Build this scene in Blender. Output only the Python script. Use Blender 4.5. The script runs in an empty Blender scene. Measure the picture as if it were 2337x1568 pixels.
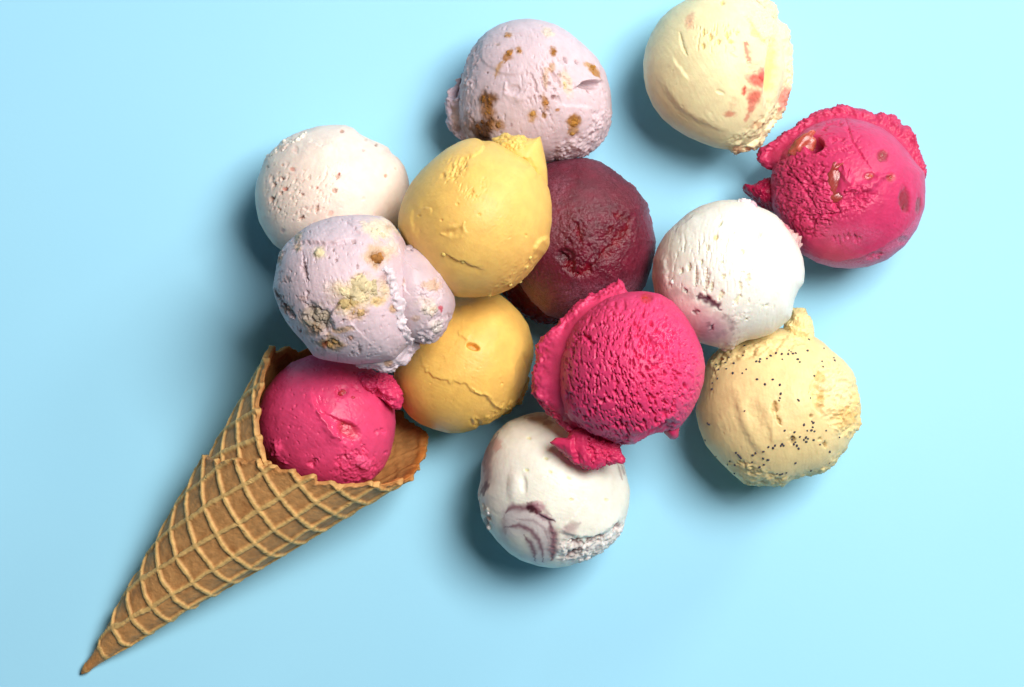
import bpy, math, random
import numpy as np

# ------------------------------------------------------------------ units
# All layout numbers are in "u": 1 u = 0.16 mm on the table top.
K = 0.00016
HC = 6500.0                      # camera height in u (1.04 m)
W0, H0 = 2336.0, 1568.0          # picture width / height in u at the table

sc = bpy.context.scene
COL = sc.collection

# ------------------------------------------------------------------ camera
cam = bpy.data.cameras.new('camera')
cam.sensor_width = 36.0
cam.lens = 36.0 * HC / W0
cam.clip_start, cam.clip_end = 0.05, 50.0
camo = bpy.data.objects.new('camera', cam)
COL.objects.link(camo)
camo.location = (0, 0, HC * K)
sc.camera = camo

# ------------------------------------------------------------------ world + lamp
wd = bpy.data.worlds.new('World')
sc.world = wd
wd.use_nodes = True
wd.node_tree.nodes['Background'].inputs[0].default_value = (0.6, 0.85, 1.0, 1)
wd.node_tree.nodes['Background'].inputs[1].default_value = 0.04

key = bpy.data.lights.new('softbox', 'AREA')
key.shape = 'RECTANGLE'
key.size, key.size_y = 0.66, 0.66
key.energy = 31.8
key.color = (1.0, 0.97, 0.93)
keyo = bpy.data.objects.new('softbox', key)
COL.objects.link(keyo)
az, el, dist = math.radians(39), math.radians(64), 1.6
keyo.location = (dist * math.cos(el) * math.cos(az), dist * math.cos(el) * math.sin(az), dist * math.sin(el))
from mathutils import Vector
keyo.rotation_euler = (Vector((0.03, 0.01, 0.03)) - keyo.location).to_track_quat('-Z', 'Y').to_euler()

low = bpy.data.lights.new('strip_light', 'AREA')
low.shape = 'RECTANGLE'
low.size, low.size_y = 0.30, 0.22
low.energy = 5.0
low.color = (1.0, 0.98, 0.96)
lowo = bpy.data.objects.new('strip_light', low)
COL.objects.link(lowo)
az2, el2, dist2 = math.radians(47), math.radians(22), 1.4
lowo.location = (dist2 * math.cos(el2) * math.cos(az2), dist2 * math.cos(el2) * math.sin(az2), dist2 * math.sin(el2))
lowo.rotation_euler = (Vector((0, 0, 0.03)) - lowo.location).to_track_quat('-Z', 'Y').to_euler()

sc.view_settings.view_transform = 'Standard'
sc.view_settings.look = 'None'
sc.view_settings.gamma = 1.0
sc.view_settings.exposure = 0.0
sc.cycles.use_denoising = True
sc.cycles.max_bounces = 8
sc.cycles.diffuse_bounces = 2

# ------------------------------------------------------------------ numpy noise
_rg = np.random.RandomState(7)
_G = _rg.normal(size=(256, 3)); _G /= np.linalg.norm(_G, axis=1)[:, None]
_G = _G.astype(np.float32)

def _hash(i, j, k, seed):
    h = (i.astype(np.int64) * 73856093) ^ (j.astype(np.int64) * 19349663) ^ (k.astype(np.int64) * 83492791) ^ (seed * 2654435)
    h = (h ^ (h >> 13)) * 1274126177
    return (h ^ (h >> 16))

def perlin(p, seed=0):
    p = np.asarray(p, dtype=np.float32)
    f0 = np.floor(p); f = p - f0; i = f0.astype(np.int64)
    w = f * f * f * (f * (f * 6 - 15) + 10)
    out = 0
    for dx in (0, 1):
        wx = w[:, 0] if dx else 1 - w[:, 0]
        for dy in (0, 1):
            wy = w[:, 1] if dy else 1 - w[:, 1]
            for dz in (0, 1):
                wz = w[:, 2] if dz else 1 - w[:, 2]
                g = _G[_hash(i[:, 0] + dx, i[:, 1] + dy, i[:, 2] + dz, seed) & 255]
                d = g[:, 0] * (f[:, 0] - dx) + g[:, 1] * (f[:, 1] - dy) + g[:, 2] * (f[:, 2] - dz)
                out = out + wx * wy * wz * d
    return out * 1.5

def fbm(p, oct=3, seed=0, gain=0.5):
    a, s, o = 1.0, 0.0, 0
    for k in range(oct):
        o = o + a * perlin(p * (2.03 ** k), seed + 17 * k)
        s += a; a *= gain
    return o / s

def worley(p, seed=0):
    p = np.asarray(p, dtype=np.float32)
    i = np.floor(p).astype(np.int64)
    best = np.full(len(p), 9.0, dtype=np.float32)
    for dx in (-1, 0, 1):
        for dy in (-1, 0, 1):
            for dz in (-1, 0, 1):
                c = i + np.array([dx, dy, dz])
                h = _hash(c[:, 0], c[:, 1], c[:, 2], seed)
                q = c + 0.5 + 0.42 * np.stack([((h & 1023) / 511.5 - 1), (((h >> 10) & 1023) / 511.5 - 1), (((h >> 20) & 1023) / 511.5 - 1)], 1)
                best = np.minimum(best, ((p - q) ** 2).sum(1))
    return np.sqrt(best)

def worley2(p, seed=0):
    p = np.asarray(p, dtype=np.float32)
    i = np.floor(p).astype(np.int64)
    b1 = np.full(len(p), 9.0, dtype=np.float32); b2 = b1.copy()
    for dx in (-1, 0, 1):
        for dy in (-1, 0, 1):
            for dz in (-1, 0, 1):
                c = i + np.array([dx, dy, dz])
                h = _hash(c[:, 0], c[:, 1], c[:, 2], seed)
                q = c + 0.5 + 0.46 * np.stack([((h & 1023) / 511.5 - 1), (((h >> 10) & 1023) / 511.5 - 1), (((h >> 20) & 1023) / 511.5 - 1)], 1)
                d = ((p - q) ** 2).sum(1)
                b2 = np.minimum(b2, np.maximum(d, b1)); b1 = np.minimum(b1, d)
    return np.sqrt(b1), np.sqrt(b2)

def sstep(a, b, x):
    t = np.clip((x - a) / (b - a), 0, 1)
    return t * t * (3 - 2 * t)

def lin(c):
    c = np.asarray(c, dtype=np.float64) / 255.0
    return np.where(c <= 0.04045, c / 12.92, ((c + 0.055) / 1.055) ** 2.4)

# ------------------------------------------------------------------ photo crops -> u (feature points were read in crops)
CROPS = dict(A=(1060, 20, 3.7327), B=(1560, 0, 3.7333), C=(1820, 230, 3.2667), D=(600, 280, 3.9208),
             E=(960, 310, 3.4854), F=(1240, 370, 3.4091), G=(1600, 470, 3.6457), H=(650, 510, 3.5635),
             I=(960, 700, 3.8238), J=(1290, 680, 3.0745), K=(1700, 740, 3.1367), L=(1160, 1000, 3.4848),
             M=(600, 840, 3.734))
DK = 2560.0 / 2336.0

def cr(key, pts):
    x0, y0, s = CROPS[key]
    p = np.atleast_2d(np.asarray(pts, dtype=np.float64))
    return np.stack([(x0 + p[:, 0] / s) / DK, (y0 + p[:, 1] / s) / DK], 1)

def crs(key):                     # length of one crop pixel in u
    return 1.0 / CROPS[key][2] / DK

def world(uv, z):
    """table-plane picture coordinates at height z -> scene xy (u)"""
    uv = np.atleast_2d(uv)
    f = 1 - np.asarray(z) / HC
    return np.stack([(uv[:, 0] - W0 / 2) * f, (H0 / 2 - uv[:, 1]) * f], 1)

def project(P):
    f = 1 - P[:, 2] / HC
    return P[:, 0] / f + W0 / 2, H0 / 2 - P[:, 1] / f

# ------------------------------------------------------------------ materials
def new_mat(name):
    m = bpy.data.materials.new(name); m.use_nodes = True
    nt = m.node_tree
    b = nt.nodes['Principled BSDF']
    return m, nt, b

def N(nt, t, **kw):
    n = nt.nodes.new(t)
    for k, v in kw.items():
        setattr(n, k, v)
    return n

def ice_mat(name, rough=0.5, spec=0.4, sss=0.35, radius=(1.0, 0.5, 0.35), sscale=0.0022, bump=0.35, fine=1500.0,
            mottle=0.07, frost=None):
    m, nt, b = new_mat(name)
    L = nt.links.new
    at = N(nt, 'ShaderNodeAttribute', attribute_name='col')
    tc = N(nt, 'ShaderNodeTexCoord')
    n1 = N(nt, 'ShaderNodeTexNoise'); n1.inputs['Scale'].default_value = 260.0; n1.inputs['Detail'].default_value = 6
    L(tc.outputs['Object'], n1.inputs['Vector'])
    mr = N(nt, 'ShaderNodeMapRange')
    mr.inputs['From Min'].default_value = 0.3; mr.inputs['From Max'].default_value = 0.7
    mr.inputs['To Min'].default_value = 1 - mottle; mr.inputs['To Max'].default_value = 1 + mottle
    L(n1.outputs['Fac'], mr.inputs['Value'])
    mx = N(nt, 'ShaderNodeVectorMath', operation='SCALE')
    L(at.outputs['Color'], mx.inputs[0]); L(mr.outputs['Result'], mx.inputs['Scale'])
    base = mx.outputs['Vector']
    n2 = N(nt, 'ShaderNodeTexNoise'); n2.inputs['Scale'].default_value = fine; n2.inputs['Detail'].default_value = 5
    n2.inputs['Roughness'].default_value = 0.65
    L(tc.outputs['Object'], n2.inputs['Vector'])
    if frost:
        # ice crystals: pale specks of rime sitting in the colour
        vr = N(nt, 'ShaderNodeTexNoise'); vr.inputs['Scale'].default_value = 1700.0; vr.inputs['Detail'].default_value = 8
        vr.inputs['Roughness'].default_value = 0.8
        L(tc.outputs['Object'], vr.inputs['Vector'])
        fa = N(nt, 'ShaderNodeAttribute', attribute_name='frost')
        r2 = N(nt, 'ShaderNodeMapRange')
        r2.inputs['From Min'].default_value = 0.42; r2.inputs['From Max'].default_value = 0.68
        L(vr.outputs['Fac'], r2.inputs['Value'])
        mu = N(nt, 'ShaderNodeMath', operation='MULTIPLY'); L(r2.outputs['Result'], mu.inputs[0]); L(fa.outputs['Fac'], mu.inputs[1])
        mi = N(nt, 'ShaderNodeMix', data_type='RGBA')
        L(mu.outputs[0], mi.inputs[0]); L(base, mi.inputs[6]); mi.inputs[7].default_value = (*lin(frost), 1)
        base = mi.outputs[2]
    L(base, b.inputs['Base Color'])
    ga = N(nt, 'ShaderNodeAttribute', attribute_name='gloss')
    r3 = N(nt, 'ShaderNodeMapRange')
    r3.inputs['To Min'].default_value = rough; r3.inputs['To Max'].default_value = 0.16
    L(ga.outputs['Fac'], r3.inputs['Value']); L(r3.outputs['Result'], b.inputs['Roughness'])
    b.inputs['Specular IOR Level'].default_value = spec
    b.inputs['Subsurface Weight'].default_value = sss
    b.inputs['Subsurface Radius'].default_value = radius
    b.inputs['Subsurface Scale'].default_value = sscale
    bp = N(nt, 'ShaderNodeBump'); bp.inputs['Strength'].default_value = bump; bp.inputs['Distance'].default_value = 0.0003
    L(n2.outputs['Fac'], bp.inputs['Height']); L(bp.outputs['Normal'], b.inputs['Normal'])
    return m

M_CREAM = ice_mat('cream_ice', rough=0.47, spec=0.36, sss=0.35, bump=0.3)
M_LILAC = ice_mat('lilac_ice', rough=0.52, spec=0.35, sss=0.3, bump=0.3)
M_SORBET = ice_mat('raspberry_sorbet', rough=0.45, spec=0.42, sss=0.2, radius=(1, .25, .3), bump=0.3, mottle=0.09, frost=(238, 150, 190))
M_MANGO = ice_mat('mango_sorbet', rough=0.45, spec=0.38, sss=0.4, radius=(1, .6, .25), bump=0.3)
M_BURG = ice_mat('berry_sorbet', rough=0.38, spec=0.6, sss=0.1, radius=(1, .2, .25), bump=1.0, fine=1900.0, mottle=0.3, frost=(188, 128, 152))
M_FRUIT = ice_mat('candied_fruit', rough=0.25, spec=0.55, sss=0.5, radius=(1, .4, .2), bump=0.5, fine=900.0, mottle=0.15)
M_CRUMB = ice_mat('biscuit_crumb', rough=0.8, spec=0.2, sss=0.1, bump=0.9, fine=1100.0, mottle=0.18)
M_WAFER = ice_mat('baked_wafer', rough=0.62, spec=0.3, sss=0.12, radius=(1, .6, .3), bump=0.55, fine=1000.0, mottle=0.16)

m, nt, b = new_mat('poppy_seed')
b.inputs['Base Color'].default_value = (*lin((56, 54, 66)), 1); b.inputs['Roughness'].default_value = 0.5
M_SEED = m

m, nt, b = new_mat('painted_tabletop')
nz = N(nt, 'ShaderNodeTexNoise'); nz.inputs['Scale'].default_value = 9.0; nz.inputs['Detail'].default_value = 4
tc = N(nt, 'ShaderNodeTexCoord'); nt.links.new(tc.outputs['Object'], nz.inputs['Vector'])
rp = N(nt, 'ShaderNodeValToRGB')
rp.color_ramp.elements[0].position = 0.3; rp.color_ramp.elements[1].position = 0.7
rp.color_ramp.elements[0].color = (*lin((162, 223, 251)), 1); rp.color_ramp.elements[1].color = (*lin((165, 225, 252)), 1)
nt.links.new(nz.outputs['Fac'], rp.inputs['Fac']); nt.links.new(rp.outputs['Color'], b.inputs['Base Color'])
b.inputs['Roughness'].default_value = 0.6; b.inputs['Specular IOR Level'].default_value = 0.25
ng = N(nt, 'ShaderNodeTexNoise'); ng.inputs['Scale'].default_value = 700.0; ng.inputs['Detail'].default_value = 6
nt.links.new(tc.outputs['Object'], ng.inputs['Vector'])
bg = N(nt, 'ShaderNodeBump'); bg.inputs['Strength'].default_value = 0.10; bg.inputs['Distance'].default_value = 0.0002
nt.links.new(ng.outputs['Fac'], bg.inputs['Height']); nt.links.new(bg.outputs['Normal'], b.inputs['Normal'])
M_TABLE = m

# ------------------------------------------------------------------ mesh helpers
def make_obj(name, V, F, mat, parent=None, base=(0, 0, 0), attrs=None, smooth=True):
    """V in u (scene coordinates); stored in metres relative to base (u)"""
    me = bpy.data.meshes.new(name)
    V = (np.asarray(V) - np.asarray(base)) * K
    F = np.asarray(F, dtype=np.int32)
    nv, nf, k = len(V), len(F), F.shape[1]
    me.vertices.add(nv); me.vertices.foreach_set('co', V.astype(np.float32).ravel())
    me.loops.add(nf * k); me.loops.foreach_set('vertex_index', F.ravel())
    me.polygons.add(nf)
    me.polygons.foreach_set('loop_start', np.arange(0, nf * k, k, dtype=np.int32))
    me.update(calc_edges=True)
    if smooth:
        me.shade_smooth()
    for an, av in (attrs or {}).items():
        if av.ndim == 2:
            a = me.attributes.new(an, 'FLOAT_COLOR', 'POINT')
            rgba = np.ones((nv, 4), dtype=np.float32); rgba[:, :3] = av
            a.data.foreach_set('color', rgba.ravel())
        else:
            a = me.attributes.new(an, 'FLOAT', 'POINT')
            a.data.foreach_set('value', av.astype(np.float32))
    me.materials.append(mat)
    o = bpy.data.objects.new(name, me)
    COL.objects.link(o)
    if parent is not None:
        o.parent = parent
    else:
        o.location = np.asarray(base) * K
    return o

_CS = {}
def cubesphere(n, warp=True):
    if (n, warp) in _CS:
        return _CS[(n, warp)]
    g = np.tan(np.linspace(-math.pi / 4, math.pi / 4, n + 1))
    a, bb = np.meshgrid(g, g, indexing='ij')
    one = np.ones_like(a)
    faces = [(a, bb, one), (bb, a, -one), (bb, one, a), (a, -one, bb), (one, a, bb), (-one, bb, a)]
    V, F, off = [], [], 0
    idx = np.arange((n + 1) ** 2).reshape(n + 1, n + 1)
    q = np.stack([idx[:-1, :-1], idx[1:, :-1], idx[1:, 1:], idx[:-1, 1:]], -1).reshape(-1, 4)
    for f in faces:
        V.append(np.stack(f, -1).reshape(-1, 3)); F.append(q + off); off += (n + 1) ** 2
    V = np.concatenate(V); F = np.concatenate(F)
    V = V / np.linalg.norm(V, axis=1)[:, None]
    key_ = np.round(V * 1e5).astype(np.int64)
    _, first, inv = np.unique(key_, axis=0, return_index=True, return_inverse=True)
    V = V[first]; F = inv.ravel()[F]
    # outward orientation
    c = V[F].mean(1); nn = np.cross(V[F[:, 1]] - V[F[:, 0]], V[F[:, 2]] - V[F[:, 0]])
    flip = (nn * c).sum(1) < 0
    F[flip] = F[flip][:, ::-1]
    if warp:                                   # more vertices on the upper side
        th = np.arccos(np.clip(V[:, 2], -1, 1)); t2 = th * (0.55 + 0.45 * th / math.pi)
        r = np.maximum(np.hypot(V[:, 0], V[:, 1]), 1e-9)
        V = np.stack([V[:, 0] / r * np.sin(t2), V[:, 1] / r * np.sin(t2), np.cos(t2)], 1)
    _CS[(n, warp)] = (V, F)
    return V, F

def outline_fn(uv, c, sig=1.2):
    """polar radius samples of a closed traced outline, around c (y up)"""
    d = np.stack([uv[:, 0] - c[0], c[1] - uv[:, 1]], 1)
    # densify straight segments before going polar
    q = np.concatenate([d, d[:1]]); dd = []
    for i in range(len(d)):
        for t in np.linspace(0, 1, 24, endpoint=False):
            dd.append(q[i] * (1 - t) + q[i + 1] * t)
    dd = np.array(dd)
    a = np.arctan2(dd[:, 1], dd[:, 0]); r = np.hypot(dd[:, 0], dd[:, 1])
    o = np.argsort(a); a, r = a[o], r[o]
    A = np.linspace(-math.pi, math.pi, 1440, endpoint=False)
    R = np.interp(A, np.concatenate([a - 2 * math.pi, a, a + 2 * math.pi]), np.concatenate([r, r, r]))
    def sm(R, deg):
        f = np.fft.rfft(R); k = np.arange(len(f)); s = math.radians(deg)
        return np.fft.irfft(f * np.exp(-0.5 * (k * s) ** 2), len(R))
    return A, sm(R, sig), sm(R, 14)

def polyline(uvpts, u, v, closest=False):
    """distance, signed side (left of travel in picture space = +), arc length"""
    best = np.full(len(u), 1e9); side = np.zeros(len(u)); arc = np.zeros(len(u)); acc = 0.0
    for (x0, y0), (x1, y1) in zip(uvpts[:-1], uvpts[1:]):
        dx, dy = x1 - x0, y1 - y0; L2 = dx * dx + dy * dy; L = math.sqrt(L2)
        t = np.clip(((u - x0) * dx + (v - y0) * dy) / L2, 0, 1)
        ex, ey = u - (x0 + t * dx), v - (y0 + t * dy)
        d = np.hypot(ex, ey)
        k = d < best
        best = np.where(k, d, best)
        side = np.where(k, np.sign((v - y0) * dx - (u - x0) * dy), side)   # + = right-hand side in y-down picture
        arc = np.where(k, acc + t * L, arc); acc += L
    return best, side, arc, acc

def poly_sd(uvpts, u, v):
    """signed distance to closed polygon, + inside"""
    p = np.concatenate([uvpts, uvpts[:1]])
    d, _, _, _ = polyline(p, u, v)
    ins = np.zeros(len(u), bool)
    for (x0, y0), (x1, y1) in zip(p[:-1], p[1:]):
        if y0 == y1:
            continue
        k = ((y0 > v) != (y1 > v)) & (u < (x1 - x0) * (v - y0) / (y1 - y0) + x0)
        ins ^= k
    return np.where(ins, d, -d)

class Ball:
    """a sculpted, star-shaped lump of ice cream; layout in u"""
    def __init__(s, ck, out, zc, rz, col, c=None, n=96, sig=1.2, seed=1, lump=0.012, flat=0.0, core=6.0):
        uv = cr(ck, out)
        s.ck, s.seed = ck, seed
        if c is None:
            c = (uv.max(0) + uv.min(0)) / 2
        else:
            c = cr(ck, [c])[0]
        s.c = c
        D, s.F = cubesphere(n)
        s.D = D
        A, R, Rs = outline_fn(uv, c, sig)
        a = np.arctan2(D[:, 1], D[:, 0])
        r = np.interp(a, A, R, period=2 * math.pi); rs = np.interp(a, A, Rs, period=2 * math.pi)
        ce = np.hypot(D[:, 0], D[:, 1])
        w = ce ** core
        rho = (rs * (1 - w) + r * w) * (1 - zc / HC)
        s.rho = float(R.mean())
        c0 = world(c, zc)[0]
        X = c0[0] + rho * D[:, 0]; Y = c0[1] + rho * D[:, 1]; Z = zc + rz * D[:, 2]
        s.P = np.stack([X, Y, Z], 1)
        if lump:
            s.P += D * (fbm(s.P / (s.rho * 0.7), 2, seed) * lump * s.rho * np.clip(1.3 - w, 0.25, 1))[:, None]
        if flat:                                     # settled on the surface below
            s.P[:, 2] = np.maximum(s.P[:, 2], flat + 2 * (1 + D[:, 2]))
        s.u, s.v = project(s.P)
        s.nv = len(D)
        s.col = np.tile(lin(col), (s.nv, 1))
        s.gloss = np.zeros(s.nv); s.frost = np.zeros(s.nv)
        s.q = s.P / 20.0                             # noise space: 1 = 20 u
        s.top = sstep(-0.35, 0.05, D[:, 2])
        s.zc, s.rz = zc, rz
    # --- fields
    def warp(s, amp, sc=1.0, seed=0):
        return (s.u + amp * perlin(s.q / sc, s.seed + seed), s.v + amp * perlin(s.q / sc + 31.7, s.seed + seed + 5))
    def line(s, pts, w, wob=0.25, seed=0, ck=None, taper=True):
        p = cr(ck or s.ck, pts)
        u, v = s.warp(w * wob * 2, max(w / 14.0, 0.25), seed)
        d, side, arc, tot = polyline(p, u, v)
        ww = w * (np.clip(np.minimum(arc, tot - arc) / (0.25 * tot + 1e-6), 0.25, 1) if taper else 1)
        return np.exp(-(d / ww) ** 2) * s.top
    def blob(s, x, y, rx, ry, rot=0, edge=0.35, rough=0.5, seed=0, ck=None):
        k = ck or s.ck; f = crs(k); c = cr(k, [(x, y)])[0]; rx, ry = rx * f, ry * f
        du, dv = s.u - c[0], s.v - c[1]; r = math.radians(rot)
        a = (du * math.cos(r) + dv * math.sin(r)) / rx; b_ = (-du * math.sin(r) + dv * math.cos(r)) / ry
        e = np.hypot(a, b_) + rough * fbm(s.q * 20.0 / (0.9 * min(rx, ry) + 4), 3, s.seed + seed)
        return sstep(1 + edge, 1 - edge, e) * s.top
    def area(s, pts, soft=6.0, wob=6.0, seed=0, ck=None):
        u, v = s.warp(wob, 0.8, seed)
        return sstep(-soft, soft, poly_sd(cr(ck or s.ck, pts), u, v)) * s.top
    # --- edits
    def disp(s, a):
        s.P = s.P + s.D * np.asarray(a)[:, None]
    def paint(s, m, col, k=1.0):
        m = np.clip(m * k, 0, 1)[:, None]
        s.col = s.col * (1 - m) + lin(col) * m
    def step(s, pts, hi, lo=0.0, w=30.0, wlo=14.0, wob=5.0, seed=0, sharp=2.2, ck=None, flip=False):
        """a layer edge: right-hand side of travel (picture) is raised by hi, other side sunk by lo"""
        p = cr(ck or s.ck, pts); p = resample(p, max(8, int(np.hypot(*(p[1:] - p[:-1]).T).sum() / 6)))
        u, v = s.warp(wob, 0.55, seed)
        d, side, arc, tot = polyline(p, u, v)
        sd = d * side * (-1 if flip else 1)
        end = sstep(0, 0.3 * tot, np.minimum(arc, tot - arc))
        up = sstep(-sharp, sharp, sd)
        a = up * hi * np.exp(-np.maximum(sd, 0) / w) - (1 - up) * lo * np.exp(-np.maximum(-sd, 0) / wlo)
        s.disp(a * end * s.top)
        return end * np.exp(-(d / 4.0) ** 2)
    def pits(s, m, ang=90.0, across=7.0, along=20.0, thr=0.12, depth=5.0, seed=0, curve=None, dark=0.0, dcol=None, wid=0.22, octv=2):
        r = math.radians(ang) * np.ones(s.nv)
        if curve is not None:
            r = r + curve
        du, dv = s.u - s.c[0], s.v - s.c[1]
        a = du * np.cos(r) + dv * np.sin(r); b_ = -du * np.sin(r) + dv * np.cos(r)
        nz = fbm(np.stack([a / along, b_ / across, s.P[:, 2] / 40.0], 1), octv, s.seed + 50 + seed)
        h = sstep(thr, thr + wid, nz) * np.clip(m, 0, 1)
        s.disp(-h * depth)
        if dcol is not None:
            s.paint(h, dcol, dark)
        return h
    def rough(s, m, size=11.0, amp=5.0, seed=0):
        m = np.clip(m, 0, 1); k = np.nonzero(m > 0.01)[0]
        if not len(k):
            return
        P = s.P[k]; sd = s.seed * 3 + seed
        wp = np.stack([fbm(P / (size * 1.3) + o, 2, sd + o) for o in (3, 14, 25)], 1)
        w1 = worley(P / (size * 1.25) + 1.1 * wp, sd); w2 = worley(P / (size * .55) + .8 * wp, sd + 4)
        patch = .45 + 1.1 * np.clip(fbm(P / (size * 3.2), 2, sd + 7) + .45, 0, 1.1)
        nz = (0.9 * (0.5 - w1) + 0.45 * (0.5 - w2) + 0.9 * fbm(P / (size * 1.9), 3, sd + 9)) * patch
        a = np.zeros(s.nv); a[k] = m[k] * amp * nz
        s.disp(a)
    def scrape(s, ang, amp=1.0, across=5.0, along=70.0, seed=0):
        r = math.radians(ang); du, dv = s.u - s.c[0], s.v - s.c[1]
        w = 14 * perlin(s.P / 70.0, s.seed + 61)
        a = du * math.cos(r) + dv * math.sin(r) + w; b_ = -du * math.sin(r) + dv * math.cos(r) + w
        nz = fbm(np.stack([a / along, b_ / across, s.P[:, 2] / 90.0], 1), 3, s.seed + 71 + seed, .6)
        patch = .35 + 1.2 * np.clip(fbm(s.P / 55.0, 2, s.seed + 81) + .25, 0, 1)
        s.disp(nz * amp * patch * s.top)
        s.disp(-2.6 * amp * sstep(.42, .62, fbm(s.P / 7.5, 2, s.seed + 91)) * patch * s.top)      # air pores
    def cracks(s, m, size=24.0, depth=5.0, w=0.10, seed=0, plates=2.0):
        m = np.clip(m, 0, 1); k = np.nonzero(m > 0.01)[0]
        P = s.P[k]; sd = s.seed * 5 + seed
        wp = np.stack([fbm(P / (size * .8) + o, 3, sd + o) for o in (2, 13, 27)], 1)
        f1, f2 = worley2(P / size + .55 * wp, sd)
        c = np.exp(-((f2 - f1) / w) ** 2) * sstep(-.35, .25, fbm(P / (size * 1.7), 2, sd + 5))
        a = np.zeros(s.nv); a[k] = m[k] * (-depth * c + plates * fbm(P / (size * .5), 3, sd + 8))
        s.disp(a)
    def ridge(s, pts, w, h, seed=0, wob=0.35, ck=None):
        k = s.line(pts, w, wob, seed, ck); s.disp(k * h); return k
    def surf(s, x, y, ck=None):
        p = cr(ck or s.ck, [(x, y)])[0]
        d = np.hypot(s.u - p[0], s.v - p[1]) + np.where(s.D[:, 2] > -0.1, 0, 1e6)
        i = int(np.argmin(d)); return s.P[i], s.D[i]
    def build(s, name, mat, parent, base, floor=1.0):
        s.P[:, 2] = np.maximum(s.P[:, 2], floor)
        return make_obj(name, s.P, s.F, mat, parent, base, dict(col=s.col, gloss=np.clip(s.gloss, 0, 1), frost=np.clip(s.frost, 0, 1)))

def empty(name, label, cat, uv, z, group=None):
    o = bpy.data.objects.new(name, None); COL.objects.link(o)
    xy = world(uv, z)[0]
    base = (xy[0], xy[1], z)
    o.location = np.array(base) * K
    o.empty_display_size = 0.01
    o['label'] = label; o['category'] = cat
    if group: o['group'] = group
    return o, base

def resample(p, n):
    p = np.asarray(p, float)
    d = np.concatenate([[0], np.cumsum(np.hypot(*(p[1:] - p[:-1]).T))])
    t = np.linspace(0, d[-1], n)
    q = np.stack([np.interp(t, d, p[:, 0]), np.interp(t, d, p[:, 1])], 1)
    for _ in range(2):
        q[1:-1] = 0.25 * q[:-2] + 0.5 * q[1:-1] + 0.25 * q[2:]
    return q

class Lip:
    """crumbly collar squeezed out from under the scoop: a loft between an inner and an outer traced line"""
    def __init__(s, ck, outer, inner, z_out, z_in, th, col, seed=1, dish=0.0, taper=0.08, k=84, dens=2.6, thin=0.55, endcap=0.0):
        o = cr(ck, outer); i = cr(ck, inner)
        L = np.hypot(*(o[1:] - o[:-1]).T).sum()
        n = max(24, int(L / dens))
        o, i = resample(o, n), resample(i, n)
        s.n, s.k, s.seed, s.ck = n, k, seed, ck
        t = np.linspace(0, 1, n)
        e = np.minimum(t, 1 - t) / taper
        prof = np.sqrt(np.clip(1 - (1 - np.clip(e, 0, 1)) ** 2, 0, 1)) * (1 - endcap) + endcap
        prof[0] = prof[-1] = 0.02
        tau = np.linspace(0, 2 * math.pi, k, endpoint=False)
        cw, sh = np.cos(tau), np.sin(tau)
        cw = np.sign(cw) * np.abs(cw) ** 0.8; sh = np.sign(sh) * np.abs(sh) ** 0.75
        w = (1 + cw[None, :] * (0.35 + 0.65 * prof[:, None])) / 2                  # 0 inner .. 1 outer
        z = z_in + (z_out - z_in) * w + th * sh[None, :] * prof[:, None] * (1 - (1 - thin) * w)
        z = z - dish * np.clip(sh[None, :], 0, 1) * (1 - (2 * w - 1) ** 2)
        uv = i[:, None, :] * (1 - w[..., None]) + o[:, None, :] * w[..., None]
        xy = world(uv.reshape(-1, 2), z.ravel())
        s.P = np.concatenate([xy, z.reshape(-1, 1)], 1)
        s.w = w.ravel(); s.t = np.repeat(t, k)
        # outward direction of the section
        d = o - i; dl = np.maximum(np.hypot(d[:, 0], d[:, 1]), 1e-6)[:, None]; d = d / dl
        s.D = np.stack([(d[:, None, 0] * cw).ravel(), (-d[:, None, 1] * cw).ravel(), np.tile(sh, n)], 1)
        s.D /= np.linalg.norm(s.D, axis=1)[:, None] + 1e-9
        a = np.arange(n * k).reshape(n, k); b_ = np.roll(a, -1, 1)
        s.F = np.stack([a[:-1], b_[:-1], b_[1:], a[1:]], -1).reshape(-1, 4)
        fv = s.P[s.F]; nn = np.cross(fv[:, 1] - fv[:, 0], fv[:, 2] - fv[:, 0])
        if (nn * s.D[s.F[:, 0]]).sum() < 0:
            s.F = s.F[:, ::-1].copy()
        s.nv = n * k
        s.col = np.tile(lin(col), (s.nv, 1)); s.gloss = np.zeros(s.nv); s.frost = np.zeros(s.nv)
        s.u, s.v = project(s.P); s.q = s.P / 20.0; s.top = np.ones(s.nv)
    warp, line, blob, area, disp, paint, rough, ridge, build = (Ball.warp, Ball.line, Ball.blob, Ball.area, Ball.disp, Ball.paint,
                                                                 Ball.rough, Ball.ridge, Ball.build)
    def crumble(s, lo=0.25, hi=0.75, size=11.0, amp=7.0, seed=0):
        s.rough(0.12 + sstep(lo, hi, s.w), size, amp, seed)
        s.disp(sstep(lo - .2, hi, s.w) * fbm(s.P / 34.0, 2, s.seed + seed + 40) * amp * 1.1)

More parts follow.
